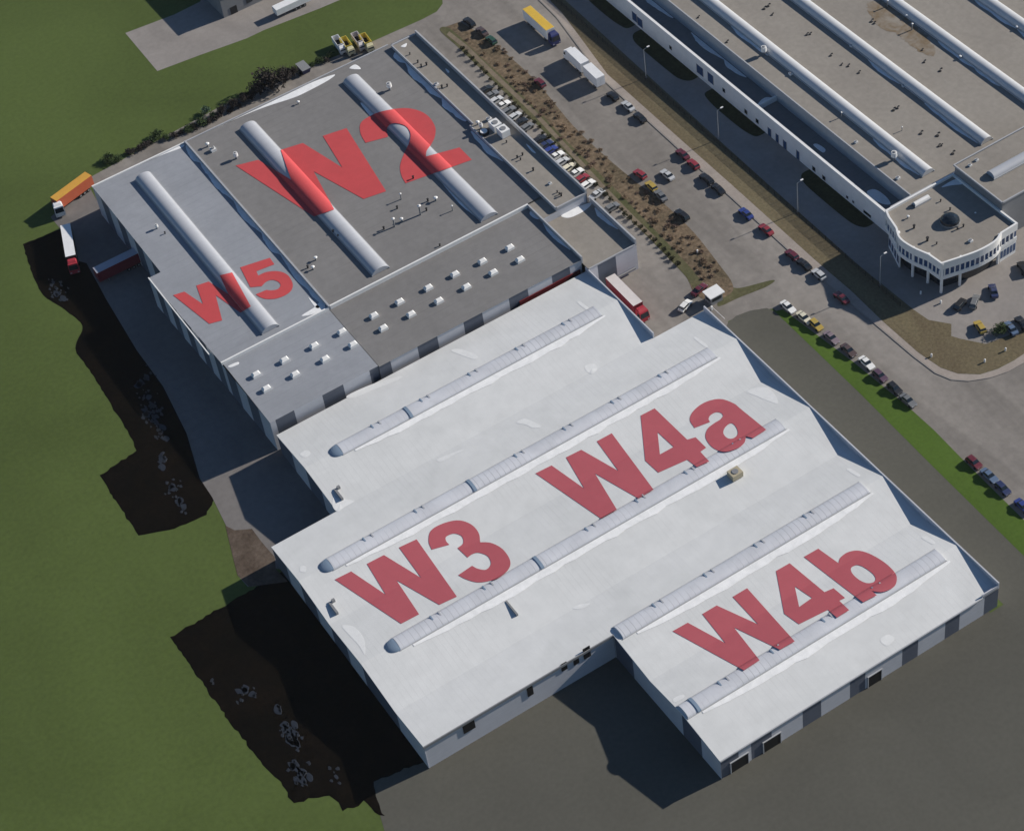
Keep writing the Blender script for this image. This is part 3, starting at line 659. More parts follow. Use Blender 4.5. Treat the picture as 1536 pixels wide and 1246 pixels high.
for px, py, wd, h in ((1119, 168, 1.0, 1.2), (1136, 182, 1.0, 1.2), (1154.5, 199, 1.2, 2.6), (1166, 208, 1.0, 2.6), (1177.5, 219, 1.2, 3.0), (1197, 233, 1.0, 2.6), (1221, 253.5, 1.0, 1.2), (1236, 267, 1.0, 1.2), (1271, 296, .6, .7), (1280, 303, .5, .6), (1301, 321, 2.6, .8),
                      (1066, 118, 2.2, 2.8), (1050, 106, 2.6, 2.6), (960, 34, 2.2, 2.6), (952, 26, 2.0, 2.6), (1086, 136, .9, 1.1), (1006, 72, .9, 1.1)):
    q = PX(px, py, FX); mb = MB(); mb.box(FX - .05, FX + .1, q.y - wd / 2, q.y + wd / 2, max(0.1, q.z - h / 2), q.z + h / 2)
    wn = mb.build('window', M_bglass if h > 1.5 else M_glass, FA)
    fr = MB(); fr.box(FX - .09, FX + .07, q.y - wd / 2 - 0.08, q.y - wd / 2, max(0.1, q.z - h / 2), q.z + h / 2 + .08); fr.box(FX - .09, FX + .07, q.y + wd / 2, q.y + wd / 2 + 0.08, max(0.1, q.z - h / 2), q.z + h / 2 + .08); fr.build_each('frame', M_grey, wn)
# raised block
mb = MB(); mb.box(258.4, 335, 270.6, 286.8, 0, 11.5, 0); mb.build('upper_block_wall', M_grey, FA)
mb = MB(); mb.face([(258.4, 270.6, 11.53), (335, 270.6, 11.53), (335, 286.8, 11.53), (258.4, 286.8, 11.53)])
mb.build('upper_block_roof', M_hroof, FA)
mb = MB(); mb.box(258.2, 258.5, 270.6, 286.9, 11.3, 11.75); mb.box(258.5, 335, 270.4, 270.7, 11.3, 11.75); mb.box(258.2, 335, 286.9, 287.2, 11.3, 11.8); mb.build_each('upper_block_coping', M_coping, FA)
vault(FA, 'barrel_rooflight', 0, 278.9, 1.35, 262.0, 300.0, 11.75, 1.1, M_vault, M_rcap, cap=0.1)
for px, py in ((1455, 249), (1465, 241)):
    q = P(px, py, 11.5); vent(FA, q.x, q.y, 11.5, 1, .6)
# office with the curved front
OFF = smooth_loop([P(a, b, 9.1).xy for a, b in ((1332, 326), (1343, 342), (1349, 358), (1369, 372), (1392, 382), (1412, 396), (1440, 387), (1470, 376), (1494, 362), (1503, 350), (1527, 335))] + [Vector((258.3, 270.5)), Vector((258.3, 287.2)), Vector((238.4, 287.2))],
                  corner=(0, 1, 4, 5, 6, 9, 10, 11, 12, 13), n=6)
OFF = [Vector(p) for p in OFF]
if sum(OFF[i].x * OFF[(i + 1) % len(OFF)].y - OFF[(i + 1) % len(OFF)].x * OFF[i].y for i in range(len(OFF))) < 0: OFF = OFF[::-1]
def inset(poly, d):
    out = []; n = len(poly)
    for i in range(n):
        a, b, c = poly[i - 1], poly[i], poly[(i + 1) % n]
        n1 = Vector((-(b - a).y, (b - a).x)).normalized(); n2 = Vector((-(c - b).y, (c - b).x)).normalized()
        nn = n1 + n2
        if nn.length < 1e-4: nn = n1
        nn = nn.normalized(); k = d / max(0.5, nn.dot(n1)); out.append(b + nn * k)
    return out
poly_sheet('office_roof', inset(OFF, 0.3), 8.55, M_hroof, kind=None, parent=FA)
def ring(mb, outer, inner, z0, z1, m=0):
    n = len(outer)
    for i in range(n):
        j = (i + 1) % n; a, b, c, d = outer[i], outer[j], inner[j], inner[i]
        mb.face([(a.x, a.y, z0), (b.x, b.y, z0), (b.x, b.y, z1), (a.x, a.y, z1)], m)
        mb.face([(c.x, c.y, z0), (d.x, d.y, z0), (d.x, d.y, z1), (c.x, c.y, z1)], m)
        mb.face([(a.x, a.y, z1), (b.x, b.y, z1), (c.x, c.y, z1), (d.x, d.y, z1)], m)
        mb.face([(d.x, d.y, z0), (c.x, c.y, z0), (b.x, b.y, z0), (a.x, a.y, z0)], m)
IN = inset(OFF, 0.45)
mb = MB(); ring(mb, OFF, IN, 7.1, 9.2); ring(mb, OFF, IN, 4.0, 5.1); mb.build('office_wall', M_white, FA)
mb = MB()
GL = inset(OFF, 0.18); GI = inset(OFF, 0.4); ring(mb, GL, GI, 5.1, 7.1); mb.build('window_band', M_bglass, FA)
mb = MB(); LO = inset(OFF, 1.6); ring(mb, LO, inset(OFF, 1.9), 0, 4.0); mb.build('ground_floor_glazing', M_glass, FA)
poly_sheet('office_soffit', inset(OFF, 0.2), 4.02, M_white, kind=None, parent=FA)
mb = MB(); acc = 0.0
for i in range(len(OFF)):                                # white mullions between the panes
    a, b = OFF[i], OFF[(i + 1) % len(OFF)]; L = (b - a).length; d = (b - a) / max(L, 1e-6)
    if a.x > 257.8 and b.x > 257.8: continue
    t = 0.9 - acc
    while t < L:
        p = a + d * t; q = Vector((-d.y, d.x)) * 0.2
        mb.prism([(p - d * 0.14)[:], (p + d * 0.14)[:], (p + d * 0.14 + q)[:], (p - d * 0.14 + q)[:]], 5.1, 7.1); t += 1.25
    acc = (acc + L) % 1.25 if L > 0 else acc
mb.build_each('mullion', M_white, FA)
for px, py in ((1392, 382), (1413, 397), (1442, 386), (1502, 352), (1368, 372), (1345, 348)):
    q = P(px, py, 9.1); c = Vector((249, 276)); dv = (c - q.xy).normalized() * 0.5; q = q.xy + dv
    mb = MB(); mb.tube((q.x, q.y, 0), (q.x, q.y, 9.0), 0.34, n=10); mb.build('column', M_white, FA)
for (ax, ay), (bx, by), nw in (((1503, 350), (1527, 335), 5), ((1333, 327), (1349, 358), 4)):
    a, b = P(ax, ay, 9.1).xy, P(bx, by, 9.1).xy; d = (b - a).normalized(); L = (b - a).length; nn = Vector((-d.y, d.x))
    if nn.dot(Vector((248, 276)) - a) < 0: nn = -nn
    a += nn * .12; b += nn * .12; mb = MB()
    mb.prism([a[:], b[:], (b + nn * .3)[:], (a + nn * .3)[:]], 0, 4.0); mb.build('office_wall', M_white, FA)
    for k in range(nw):
        p = a + d * (L * (k + .5) / nw); mb = MB(); h = L / nw * .34
        mb.prism([(p - d * h - nn * .04)[:], (p + d * h - nn * .04)[:], (p + d * h + nn * .1)[:], (p - d * h + nn * .1)[:]], 1.0, 3.2); mb.build('window', M_bglass, FA)
q = P(1425, 330, 9.1); mb = MB(); mb.tube((q.x, q.y, 8.5), (q.x, q.y, 9.0), 2.35, n=16, m=1); mb.dome((q.x, q.y, 9.0), 2.25, 2.25, 1.5, 16, 4, 0)
mb.build('glass_dome', [M_glass, M_grey], FA)
vault(FA, 'small_rooflight', 0, P(1384, 302, 8.6).y, 0.6, P(1370, 309, 8.6).x, P(1393, 297, 8.6).x, 8.9, 0.7, M_white, M_rcap, cap=0.1)
for px, py, k, s in ((1362, 327, 0, .7), (1371, 342, 3, 1.6), (1391, 361, 3, 1.8), (1405, 366, 3, 1), (1456, 362, 1, .7), (1463, 321, 0, .5), (1425, 315, 3, 1.2), (1436, 344, 3, 1.2), (1445, 340, 3, 1.2), (1411, 302, 3, 1)):
    q = P(px, py, 8.6); vent(FA, q.x, q.y, 8.55, k, s)
for px, py, k, s in ((1341, 240, 4, 1.2), (1347, 268, 1, .7), (1284, 214, 1, .6), (1262, 176, 2, .8), (1186, 112, 1, .7), (1146, 82, 4, 1.2), (1355, 130, 1, .5), (1277, 70, 1, .6), (1331, 10, 2, 1), (1368, 45, 2, 1), (1360, 27, 0, .8), (1440, 88, 0, .8), (1525, 44, 0, .8), (1353, 196, 2, .6),
                     (1152, 10, 5, 1.1), (1146, 14, 5, 1.1), (1158, 23, 5, .8), (1210, 53, 5, .9), (1215, 52, 5, .8), (1246, 84, 5, .9), (1262, 98, 5, .7), (1272, 100, 5, .9), (1288, 110, 5, .9), (1340, 166, 5, 1.1), (1346, 163, 5, .9), (1381, 201, 5, 1.1), (1406, 204, 5, 1.2), (1408, 220, 5, .9), (1412, 219, 5, .7), (1429, 231, 5, 1.1),
                     (1386, 94, 5, .9), (1383, 76, 5, .7), (1410, 107, 5, 1.1), (1307, 33, 5, 1.1), (1311, 36, 5, .9), (1090, 64, 5, .9), (1047, 27, 5, .8)):
    q = P(px, py, ZH); vent(FA, q.x, q.y, ZH, k, s)

# building top left, mostly beyond the frame
TL = thing('grey_building', (165, 475, 0), 'dark grey building at the top edge on the pale concrete apron', 'building')
mb = MB(); mb.box(156.8, 215, 466.6, 500, 0, 6.3); mb.build('wall', M_grey, TL)
mb = MB(); mb.box(156.6, 215.2, 466.4, 500.2, 6.3, 6.55); mb.build('roof', M_w2roof, TL)
mb = MB(); mb.box(159, 161, 466.5, 466.65, 0, 2.3); mb.build('door', M_dark, TL)
for x in (164, 168, 172, 176):
    mb = MB(); mb.box(x, x + 1.8, 466.5, 466.65, 1.3, 3.0); mb.build('window', M_glass, TL)

# ---------------------------------------------------------------- snow and pale strips on roofs, slush on ground
mb = MB()
def blob(c, pts, z0, h=0.03):
    p = smooth_loop(pts, (), 4); b = len(mb.v)
    n = len(p)
    for q in p: mb.v.append((q[0], q[1], z0(q[0], q[1])))
    cx = sum(q[0] for q in p) / n; cy = sum(q[1] for q in p) / n
    for q in p:
        x, y = cx + (q[0] - cx) * 0.92, cy + (q[1] - cy) * 0.92; mb.v.append((x, y, z0(x, y) + h))
    for i in range(n):
        j = (i + 1) % n; mb.f.append((b + i, b + j, b + n + j, b + n + i)); mb.m.append(0)
    mb.v.append((cx, cy, z0(cx, cy) + h))
    for i in range(n): mb.f.append((b + n + i, b + n + (i + 1) % n, b + 2 * n)); mb.m.append(0)
def px_blob(pts, z, zf=None):
    lim = {Z2: 414.55, Z5: 414.85}.get(z, 1e4)
    blob(None, [(q.x, min(q.y, lim)) for q in (P(a, b, z) for a, b in pts)], zf or (lambda x, y: z + 0.01), 0.006 if zf else 0.03)
def strip(x0, x1, y0, y1, zf, jit=0.3, step=2.5, h=0.05):
    n = int((x1 - x0) / step); a = []; b = []
    for i in range(n + 1):
        x = x0 + (x1 - x0) * i / n; tp = min(1, 0.3 + 1.4 * min(i, n - i) / n * 3)
        a.append((x, y1)); b.append((x, y1 - (y1 - y0) * tp * (1 + random.uniform(-jit, jit))))
    for i in range(n):
        q = [b[i], b[i + 1], a[i + 1], a[i]]
        mb.face([(x, y, zf(x, y) + h) for x, y in q])
wzf = lambda x, y: wz(y) + 0.02
def vstrip(x0, w_, sgn, y0, y1, z, step=3.0, gap=0.25, seed=1):
    rr = random.Random(seed); y = y0
    while y < y1:
        L = min(rr.uniform(8, 22), y1 - y)
        if rr.random() > gap and L > 2:
            n = max(6, int(L / .8)); ph = rr.uniform(0, 6)
            a = [(x0, y + L * i / n) for i in range(n + 1)]
            b = [(x0 + sgn * w_ * min(1, .25 + 3.2 * min(i, n - i) / n) * (.78 + .16 * math.sin(ph + i * .5) + rr.uniform(-.06, .06)), a[i][1]) for i in range(n + 1)]
            for i in range(n):
                q = [a[i], b[i], b[i + 1], a[i + 1]]
                if sgn < 0: q = q[::-1]
                mb.face([(x, yy, z + .05) for x, yy in q])
        y += L * (1 if rr.random() > .3 else 1.15)
vstrip(121.28, 1.5, -1, 342, 414, Z5, gap=.12, seed=2); vstrip(180.25, 2.0, -1, 376, 411, Z2, gap=.2, seed=3); vstrip(179.25, 1.6, -1, 336, 372, Z2, gap=.5, seed=4)
for c, sd in ((254.1, 5), (271.6, 6), (289.1, 7), (306.6, 8)): vstrip(c - 1.8, 1.0, -1, 292, 420, 8.6, gap=.45, seed=sd)
vstrip(187.5, 1.2, -1, 342, 410, 10.5, gap=.65, seed=9); vstrip(246.1, 1.6, -1, 292, 420, 4.5, gap=.6, seed=11); vstrip(165.9 - 2.25, .7, -1, 345, 404, Z2, gap=.5, seed=12); vstrip(175.1, 1.0, -1, 322, 339, ZS, gap=.2, seed=13); vstrip(188.2, 1.3, -1, 322, 333, 7.8, gap=.2, seed=14)
for ry, xa, xb in RIDG: strip(xa + 3, xb + 0.6, ry - 3.7, ry - 2.0, wzf, 0.18)  # pale strip in front of each ridge rooflight, brighter than the roof
tilt = lambda x, y: wz(y) + 0.02
for pts, z in (([(318, 181), (345, 172), (380, 158), (430, 138), (470, 122), (502, 112), (492, 121), (460, 138), (440, 147), (400, 160), (370, 172), (335, 182)], Z2), ([(524, 103), (533, 97), (541, 104)], Z2), ([(205, 243), (240, 230), (274, 217), (272, 222), (240, 234), (212, 246)], Z5),
               ([(541, 156), (548, 158), (566, 178), (560, 180)], Z2), ([(842, 323), (862, 312), (887, 304), (880, 314), (862, 324), (850, 327)], 7.8), ([(601, 70), (610, 65), (608, 71)], 10.5), ([(452, 474), (470, 462), (482, 452), (488, 462), (474, 470)], Z5),
               ([(462, 446), (470, 452), (480, 461), (474, 462)], Z5), ([(342, 549), (356, 543), (358, 546), (346, 551)], ZS), ([(789, 216), (796, 221), (804, 230), (797, 227)], 10.5), ([(668, 103), (674, 107), (672, 110)], 10.5),
               ([(1300, 288), (1312, 284), (1328, 294), (1336, 306), (1324, 306), (1308, 298)], 4.5), ([(1220, 218), (1226, 216), (1238, 224), (1234, 229)], 4.5), ([(1136, 158), (1142, 150), (1150, 146), (1160, 148), (1146, 156)], 4.5), ([(1412, 281), (1430, 270), (1443, 268), (1444, 276), (1428, 278)], 8.56)):
    px_blob(pts, z)
tag(mb.build('snow', M_snow, origin=(130, 300, 0)), 'leftover snow on the roofs, and pale strips beside the ridge skylights', 'snow', kind='stuff')
mb = MB()
for pts in ([(500, 742), (506, 745), (530, 748), (516, 757), (506, 764), (498, 756)], [(512, 936), (530, 938), (546, 958), (548, 984), (538, 968), (524, 952)], [(1120, 584), (1136, 578), (1152, 580), (1164, 594), (1166, 606), (1150, 600), (1134, 592)],
            [(866, 455), (870, 453), (886, 467), (882, 469)], [(1041, 508), (1045, 506), (1061, 520), (1058, 523)], [(1270, 704), (1275, 702), (1290, 713), (1286, 716)], [(1382, 806), (1388, 804), (1402, 814), (1398, 817)], [(858, 909), (870, 903), (885, 902), (872, 910)],
            [(655, 686), (680, 676), (696, 672), (680, 680), (662, 690)], [(774, 632), (786, 626), (800, 632), (812, 640), (800, 642), (788, 636)], [(676, 524), (690, 522), (716, 534), (712, 540), (696, 534)], [(1010, 1048), (1024, 1042), (1026, 1047), (1012, 1054)],
            [(1320, 958), (1332, 950), (1342, 956), (1330, 966)], [(520, 590), (560, 572), (600, 562), (596, 568), (560, 582), (530, 594)], [(450, 682), (460, 676), (466, 682), (458, 688)], [(452, 850), (460, 852), (458, 860), (450, 858)], [(876, 548), (890, 543), (896, 550), (886, 558)]):
    px_blob(pts, 6.9, tilt)
tag(mb.build('snow', M_thin, origin=(130, 300, 0)), 'thin grey white snow patches on the white ridged roof', 'snow', kind='stuff')
mb = MB(); g0 = lambda x, y: 0.045
for cx, cy, sp, n in ((90, 440, 10, 18), (75, 425, 8, 8), (232, 622, 14, 22), (226, 610, 10, 14), (240, 650, 10, 16), (244, 690, 8, 10), (262, 735, 12, 18), (274, 760, 8, 8), (208, 585, 14, 14), (440, 1105, 12, 26), (430, 1098, 10, 14), (360, 1045, 12, 10), (318, 1022, 4, 4), (420, 1066, 6, 4), (452, 1166, 14, 18), (440, 1150, 10, 10), (500, 1160, 10, 7), (380, 1040, 6, 4), (224, 560, 10, 8)):
    for k in range(n):
        q = P(cx + random.gauss(0, sp * 0.5), cy + random.gauss(0, sp * 0.75)); rad = random.choice((.18, .22, .3, .4, .75)); a = random.uniform(0, 6.28); c = q.xy
        blob(None, [c + Vector((math.cos(a + t * 6.283 / 7) * rad * random.uniform(.5, 1.3), math.sin(a + t * 6.283 / 7) * rad * random.uniform(.7, 2.2))) for t in range(7)], g0, 0.02)
tag(mb.build('slush', M_ice, origin=(60, 280, 0)), 'scattered slush and frozen puddles on the dark soil', 'slush', kind='stuff')

# ---------------------------------------------------------------- vehicles
PAINT = {}
def paint(name, c):
    if name not in PAINT: PAINT[name] = mat(name + ' car paint', c, 0.35, spec=0.5, coat=0.6, world=False)
    return PAINT[name]
CARS = {'white': (0.78, 0.78, 0.76), 'silver': (0.50, 0.51, 0.52), 'grey': (0.16, 0.165, 0.17), 'black': (0.018, 0.018, 0.02), 'dark blue': (0.025, 0.035, 0.10), 'blue': (0.030, 0.050, 0.22), 'red': (0.27, 0.032, 0.042), 'dark red': (0.12, 0.020, 0.032),
        'maroon': (0.13, 0.020, 0.030), 'yellow': (0.42, 0.30, 0.06), 'dark green': (0.025, 0.075, 0.045), 'mauve': (0.22, 0.17, 0.19), 'purple': (0.10, 0.055, 0.085), 'brown': (0.09, 0.06, 0.055), 'steel blue': (0.10, 0.15, 0.24), 'cream': (0.66, 0.62, 0.48)}
def car_proto(kind):
    root = thing('parked_car', (0, 0, 0), 'car', 'car')
    L = {'saloon': 4.4, 'hatch': 3.9, 'estate': 4.5}[kind]; h = {'saloon': 1.42, 'hatch': 1.48, 'estate': 1.48}[kind]; W_ = 0.86; a = L / 2
    mb = MB()
    prof = {'saloon': [(-a, .32), (-a, .80), (-a + .12, .92), (-a + .75, .97), (.80, .95), (a - .35, .80), (a, .66), (a, .32)],
            'hatch': [(-a, .32), (-a, .82), (-a + .15, .98), (.75, .96), (a - .3, .82), (a, .68), (a, .32)], 'estate': [(-a, .32), (-a, .82), (-a + .1, .98), (.80, .96), (a - .35, .80), (a, .66), (a, .32)]}[kind]
    n = len(prof)
    for i in range(n):                                    # hull with sides pulled in towards the top and the corners
        j = (i + 1) % n; (xa, za), (xb, zb) = prof[i], prof[j]
        wa = W_ - 0.10 * max(0, za - .55) - (0.12 if abs(xa) > a - .2 else 0); wb = W_ - 0.10 * max(0, zb - .55) - (0.12 if abs(xb) > a - .2 else 0)
        mb.face([(xa, wa, za), (xb, wb, zb), (xb, -wb, zb), (xa, -wa, za)])
    for sgn in (1, -1):
        q = [(x, sgn * (W_ - 0.10 * max(0, z - .55) - (0.12 if abs(x) > a - .2 else 0)), z) for x, z in prof]; mb.face(q if sgn < 0 else q[::-1])
    r0, r1 = {'saloon': ((-1.45, .85), (-.85, .10)), 'hatch': ((-a + .15, .80), (-a + .5, .10)), 'estate': ((-a + .15, .85), (-a + .45, .10))}[kind]
    mb.frustum((r1[0] - .05, r1[1] + .12, -.63, .63), h - .045, (r1[0] + .02, r1[1], -.58, .58), h)
    mb.build('body', M_white, root)
    g = MB(); g.frustum((r0[0], r0[1], -.76, .76), .94, (r1[0] - .04, r1[1] + .10, -.62, .62), h - .05); g.build('window', M_glass, root)
    for sx in (-a + .78, a - .80):
        for sy in (-1, 1):
            t = MB(); t.tube((sx, sy * .66, .32), (sx, sy * .89, .32), .32, n=12); t.build('wheel', M_dark, root)
    for sy in (-.52, .52):
        t = MB(); t.box(a - .06, a + .02, sy - .18, sy + .18, .56, .68); t.build('headlight', M_vault, root)
    return root
proto = {k: car_proto(k) for k in ('saloon', 'hatch', 'estate')}
used = set()
def car(x, y, rz, colour, label, group, kind='saloon', loc_z=0.05, cat='car'):
    o = proto[kind]
    if kind in used: o = copy_tree(o)
    used.add(kind)
    o.location = (x, y, loc_z); o.rotation_euler = (0, 0, rz); tag(o, label, cat, group)
    b = [c for c in o.children if c.name.startswith('body')][0]
    b.material_slots[0].link = 'OBJECT'; b.material_slots[0].material = paint(colour, CARS[colour])
    return o
g = 'cars parked along the far kerb of the road'
for px, py, c, k, lab in ((919, 144, 'black', 'hatch', 'black hatchback on the road just behind the white lorry and trailer'), (942, 159, 'silver', 'saloon', 'silver saloon between two black cars near the white lorry'),
    (960, 176, 'black', 'saloon', 'black saloon behind the silver one near the white lorry'), (1024, 231, 'dark red', 'saloon', 'dark red saloon, upper one of two red cars at the far kerb'),
    (1040, 246, 'red', 'hatch', 'red hatchback, lower one of the red pair at the far kerb'), (1060, 268, 'black', 'estate', 'black estate just below the two red cars at the kerb'), (1077, 283, 'black', 'saloon', 'black saloon above the gap before the blue car'),
    (1119, 320, 'blue', 'saloon', 'bright blue saloon parked alone by the far kerb'), (1149, 344, 'red', 'saloon', 'red saloon parked alone below the blue car'), (1188, 382, 'dark red', 'hatch', 'dark red hatchback in front of a black car by the kerb'),
    (1206, 396, 'black', 'saloon', 'black saloon between the dark red hatchback and the shadow'), (1228, 411, 'silver', 'hatch', 'silver hatchback at the edge of the office shadow'), (1262, 446, 'maroon', 'saloon', 'maroon saloon lying wholly in the office shadow on the road')):
    q = P(px, py, 0.7); car(q.x, q.y, R(90) + random.uniform(-.03, .03), c, lab, g, k)
g = 'cars parked along the scrub strip'
for px, py, c, k, lab, a in ((704, 33, 'black', 'estate', 'black estate at the top end of the scrub strip', 90), (723, 47, 'brown', 'saloon', 'dark brown saloon behind the black estate at the strip end', 90), (737, 60, 'dark green', 'hatch', 'dark green hatchback at the strip end'.replace(' at', ' parked at'), 90),
    (810, 124, 'maroon', 'hatch', 'maroon hatchback alone beside the scrub opposite the lorry trailer', 90), (960, 261, 'red', 'hatch', 'bright red hatchback beside the scrub next to a yellow car', 95), (1001, 262, 'silver', 'saloon', 'silver saloon standing out in the middle of the road', 92),
    (977, 279, 'yellow', 'hatch', 'yellow hatchback between the red and grey cars at the scrub', 88), (991, 293, 'grey', 'saloon', 'grey saloon below the yellow hatchback at the scrub', 85), (1023, 322, 'black', 'estate', 'black estate parked last along the scrub strip', 92)):
    q = P(px, py, 0.7); car(q.x, q.y, R(a), c, lab, g, k)
g = 'cars parked along the bright lawn'
for px, py, c, k, lab in ((1182, 460, 'white', 'saloon', 'white saloon at the upper end of the lawn row'), (1206, 476, 'cream', 'saloon', 'cream white saloon second in the lawn row before the yellow car'), (1224, 487, 'yellow', 'hatch', 'yellow hatchback in the row beside the bright lawn'),
    (1247, 506, 'mauve', 'saloon', 'mauve grey saloon just below the yellow car by the lawn'), (1273, 525, 'brown', 'saloon', 'dark brown saloon with gaps either side beside the lawn'), (1300, 544, 'white', 'saloon', 'white saloon in the middle of the lawn row between dark cars'),
    (1320, 563, 'purple', 'hatch', 'purple hatchback just below the white saloon mid row'), (1342, 582, 'black', 'hatch', 'black hatchback below the purple one beside the lawn'), (1362, 600, 'grey', 'saloon', 'dark grey saloon last before the long gap by the lawn'),
    (1461, 693, 'maroon', 'hatch', 'maroon hatchback first below the long gap by the lawn'), (1484, 713, 'steel blue', 'saloon', 'steel blue saloon between maroon and dark blue cars'), (1504, 732, 'dark blue', 'hatch', 'dark blue hatchback in the lower lawn row'), (1535, 759, 'blue', 'saloon', 'blue saloon cut by the right picture edge by the lawn')):
    q = P(px, py, 0.7); car(q.x, q.y, R(-90) + random.uniform(-.03, .03), c, lab, g, k)
g = 'cars in the row between office wing and hedge'
row = [(395.0, 'black'), (392.2, 'grey'), (389.6, 'silver'), (386.9, 'white'), (384.1, 'grey'), (381.2, 'silver'), (378.4, 'black'), (375.7, 'grey'), (369.6, 'black'), (367.0, 'dark blue'), (364.5, 'blue'), (361.8, 'white'), (359.1, 'silver'), (356.2, 'cream'), (353.4, 'white'), (350.8, 'red'), (348.1, 'white'), (343.8, 'silver'), (337.6, 'grey')]
rlab = ['black car at the top end of the hedge row', 'grey car second from the top end of the hedge row', 'silver car third from the top of the hedge row', 'white car among greys in the upper half of the hedge row', 'grey car right below the upper white one in the hedge row', 'silver car in the upper hedge row between grey and black', 'black car near the lower end of the upper hedge row group',
        'grey car last before the gap in the hedge row', 'black car just below the gap in the hedge row', 'dark blue car beside the black one below the gap', 'blue car next to the first white one of the lower hedge row', 'white car right below the blue one in the hedge row', 'silver car between two whitish cars of the lower hedge row', 'cream car third above the red one in the hedge row', 'white car touching the red one from above in the hedge row', 'red car in the lower hedge row between two white cars', 'white car just below the red one in the hedge row', 'silver car standing alone beyond the hedge row end', 'grey car furthest down, alone beside the wing wall']
ks = ['hatch', 'saloon', 'hatch', 'saloon', 'estate', 'hatch', 'saloon', 'hatch', 'estate', 'saloon', 'hatch', 'saloon', 'hatch', 'hatch', 'saloon', 'hatch', 'estate', 'saloon', 'hatch']
for (y, c), lab, k in zip(row, rlab, ks): car(195.3 + random.uniform(-.25, .25), y - 1.6, R(8 + random.uniform(-3, 3)), c, lab, g, k)
for px, py, a, c, k, lab in ((1440, 456, 20, 'black', 'hatch', 'black hatchback, leftmost in front of the office corner'), (1462, 452, 35, 'grey', 'estate', 'dark grey estate between two cars before the office'), (1490, 436, 60, 'dark blue', 'saloon', 'dark blue saloon, rightmost of three before the office'),
    (1470, 490, 75, 'yellow', 'hatch', 'yellow hatchback in the office car park by the verge'), (1516, 492, 80, 'steel blue', 'saloon', 'blue saloon parked beside the bush by the verge'), (1533, 484, 80, 'black', 'saloon', 'black saloon at the right edge by the verge'), (1535, 402, 70, 'black', 'estate', 'black estate at the right edge below the upper block'),
    (1049, 434, 12, 'dark red', 'saloon', 'dark red saloon on the yard side of the gatehouse'), (1028, 458, 20, 'white', 'hatch', 'white hatchback left of the gatehouse')):
    q = P(px, py, 0.7); car(q.x, q.y, R(a), c, lab, 'cars around the office and gate', k)

def wheel(root, x, y, r=0.5, w_=0.3, z=0.5):
    t = MB(); t.tube((x, y - w_ / 2, z), (x, y + w_ / 2, z), r, n=14, m=0); t.tube((x, y - w_ / 2 - .01, z), (x, y + w_ / 2 + .01, z), r * .5, n=10, m=1); t.build('wheel', [M_dark, M_grey], root)
def rear_doors(root, x, top, m): 
    t = MB(); t.box(x - .06, x - .01, -1.2, -.03, 1.1, top - .1); t.box(x - .06, x - .01, .03, 1.2, 1.1, top - .1); t.build_each('rear_door', m, root)
def cab(root, x0, m, top=3.3, ln=2.2):
    c = MB()                                             # tractor cab, front at +x
    c.frustum((x0, x0 + ln, -1.22, 1.22), .55, (x0, x0 + ln, -1.24, 1.24), 1.7); c.frustum((x0, x0 + ln, -1.24, 1.24), 1.7, (x0 + .05, x0 + ln - .35, -1.12, 1.12), top)
    c.frustum((x0 + .1, x0 + ln - .7, -1.0, 1.0), top, (x0 + .1, x0 + ln - 1.3, -.9, .9), top + .35); o = c.build('cab', m, root)
    gl = MB(); gl.face([(x0 + ln + .01, -1.1, 1.75), (x0 + ln + .01, 1.1, 1.75), (x0 + ln - .25, 1.0, top - .3), (x0 + ln - .25, -1.0, top - .3)])
    for sy in (-1, 1): gl.face([(x0 + .8, sy * 1.255, 1.8), (x0 + ln - .15, sy * 1.25, 1.8), (x0 + ln - .38, sy * 1.16, top - .4), (x0 + .8, sy * 1.17, top - .4)])
    gl.build_each('window', M_glass, o)
    for sy in (-.9, .9):
        h = MB(); h.box(x0 + ln - .02, x0 + ln + .05, sy - .2, sy + .2, .8, 1.05); h.build('headlight', M_vault, o)
def box_body(root, x0, x1, mroof, mside, top=4.0, name='trailer', skirt=None):
    b = MB(); b.box(x0, x1, -1.27, 1.27, 1.05, top - .03, 1); b.box(x0 + .03, x1 - .03, -1.24, 1.24, top - .03, top, 0)
    if skirt: b.box(x0 + .02, x1 - .02, -1.30, 1.30, 1.05, 1.5, 2)
    o = b.build(name, [mroof, mside] + ([skirt] if skirt else []), root)
    u = MB(); u.box(x0 + .3, x1 - .2, -.45, .45, .75, 1.05); u.build('chassis', M_dark, root)
    return o
def truck_mat(n, c): return mat(n, c, 0.5, 0.06, 0.6, spec=0.4, world=False)
T_red, T_cabred = truck_mat('dark red trailer side', (0.19, 0.018, 0.032)), truck_mat('red cab', (0.36, 0.03, 0.045))
T_pink, T_yel, T_blue = truck_mat('pale trailer roof', (0.62, 0.58, 0.57)), truck_mat('yellow trailer sheet', (0.66, 0.43, 0.06)), truck_mat('dark blue cab', (0.025, 0.035, 0.13))
T_wht, T_org, T_teal, T_gr = truck_mat('white lorry body', (0.76, 0.77, 0.78)), truck_mat('orange trailer roof', (0.62, 0.33, 0.055)), truck_mat('dark trailer side', (0.03, 0.028, 0.03)), truck_mat('grey trailer roof', (0.34, 0.36, 0.42))
T_orgs = truck_mat('orange red trailer side', (0.42, 0.10, 0.05))
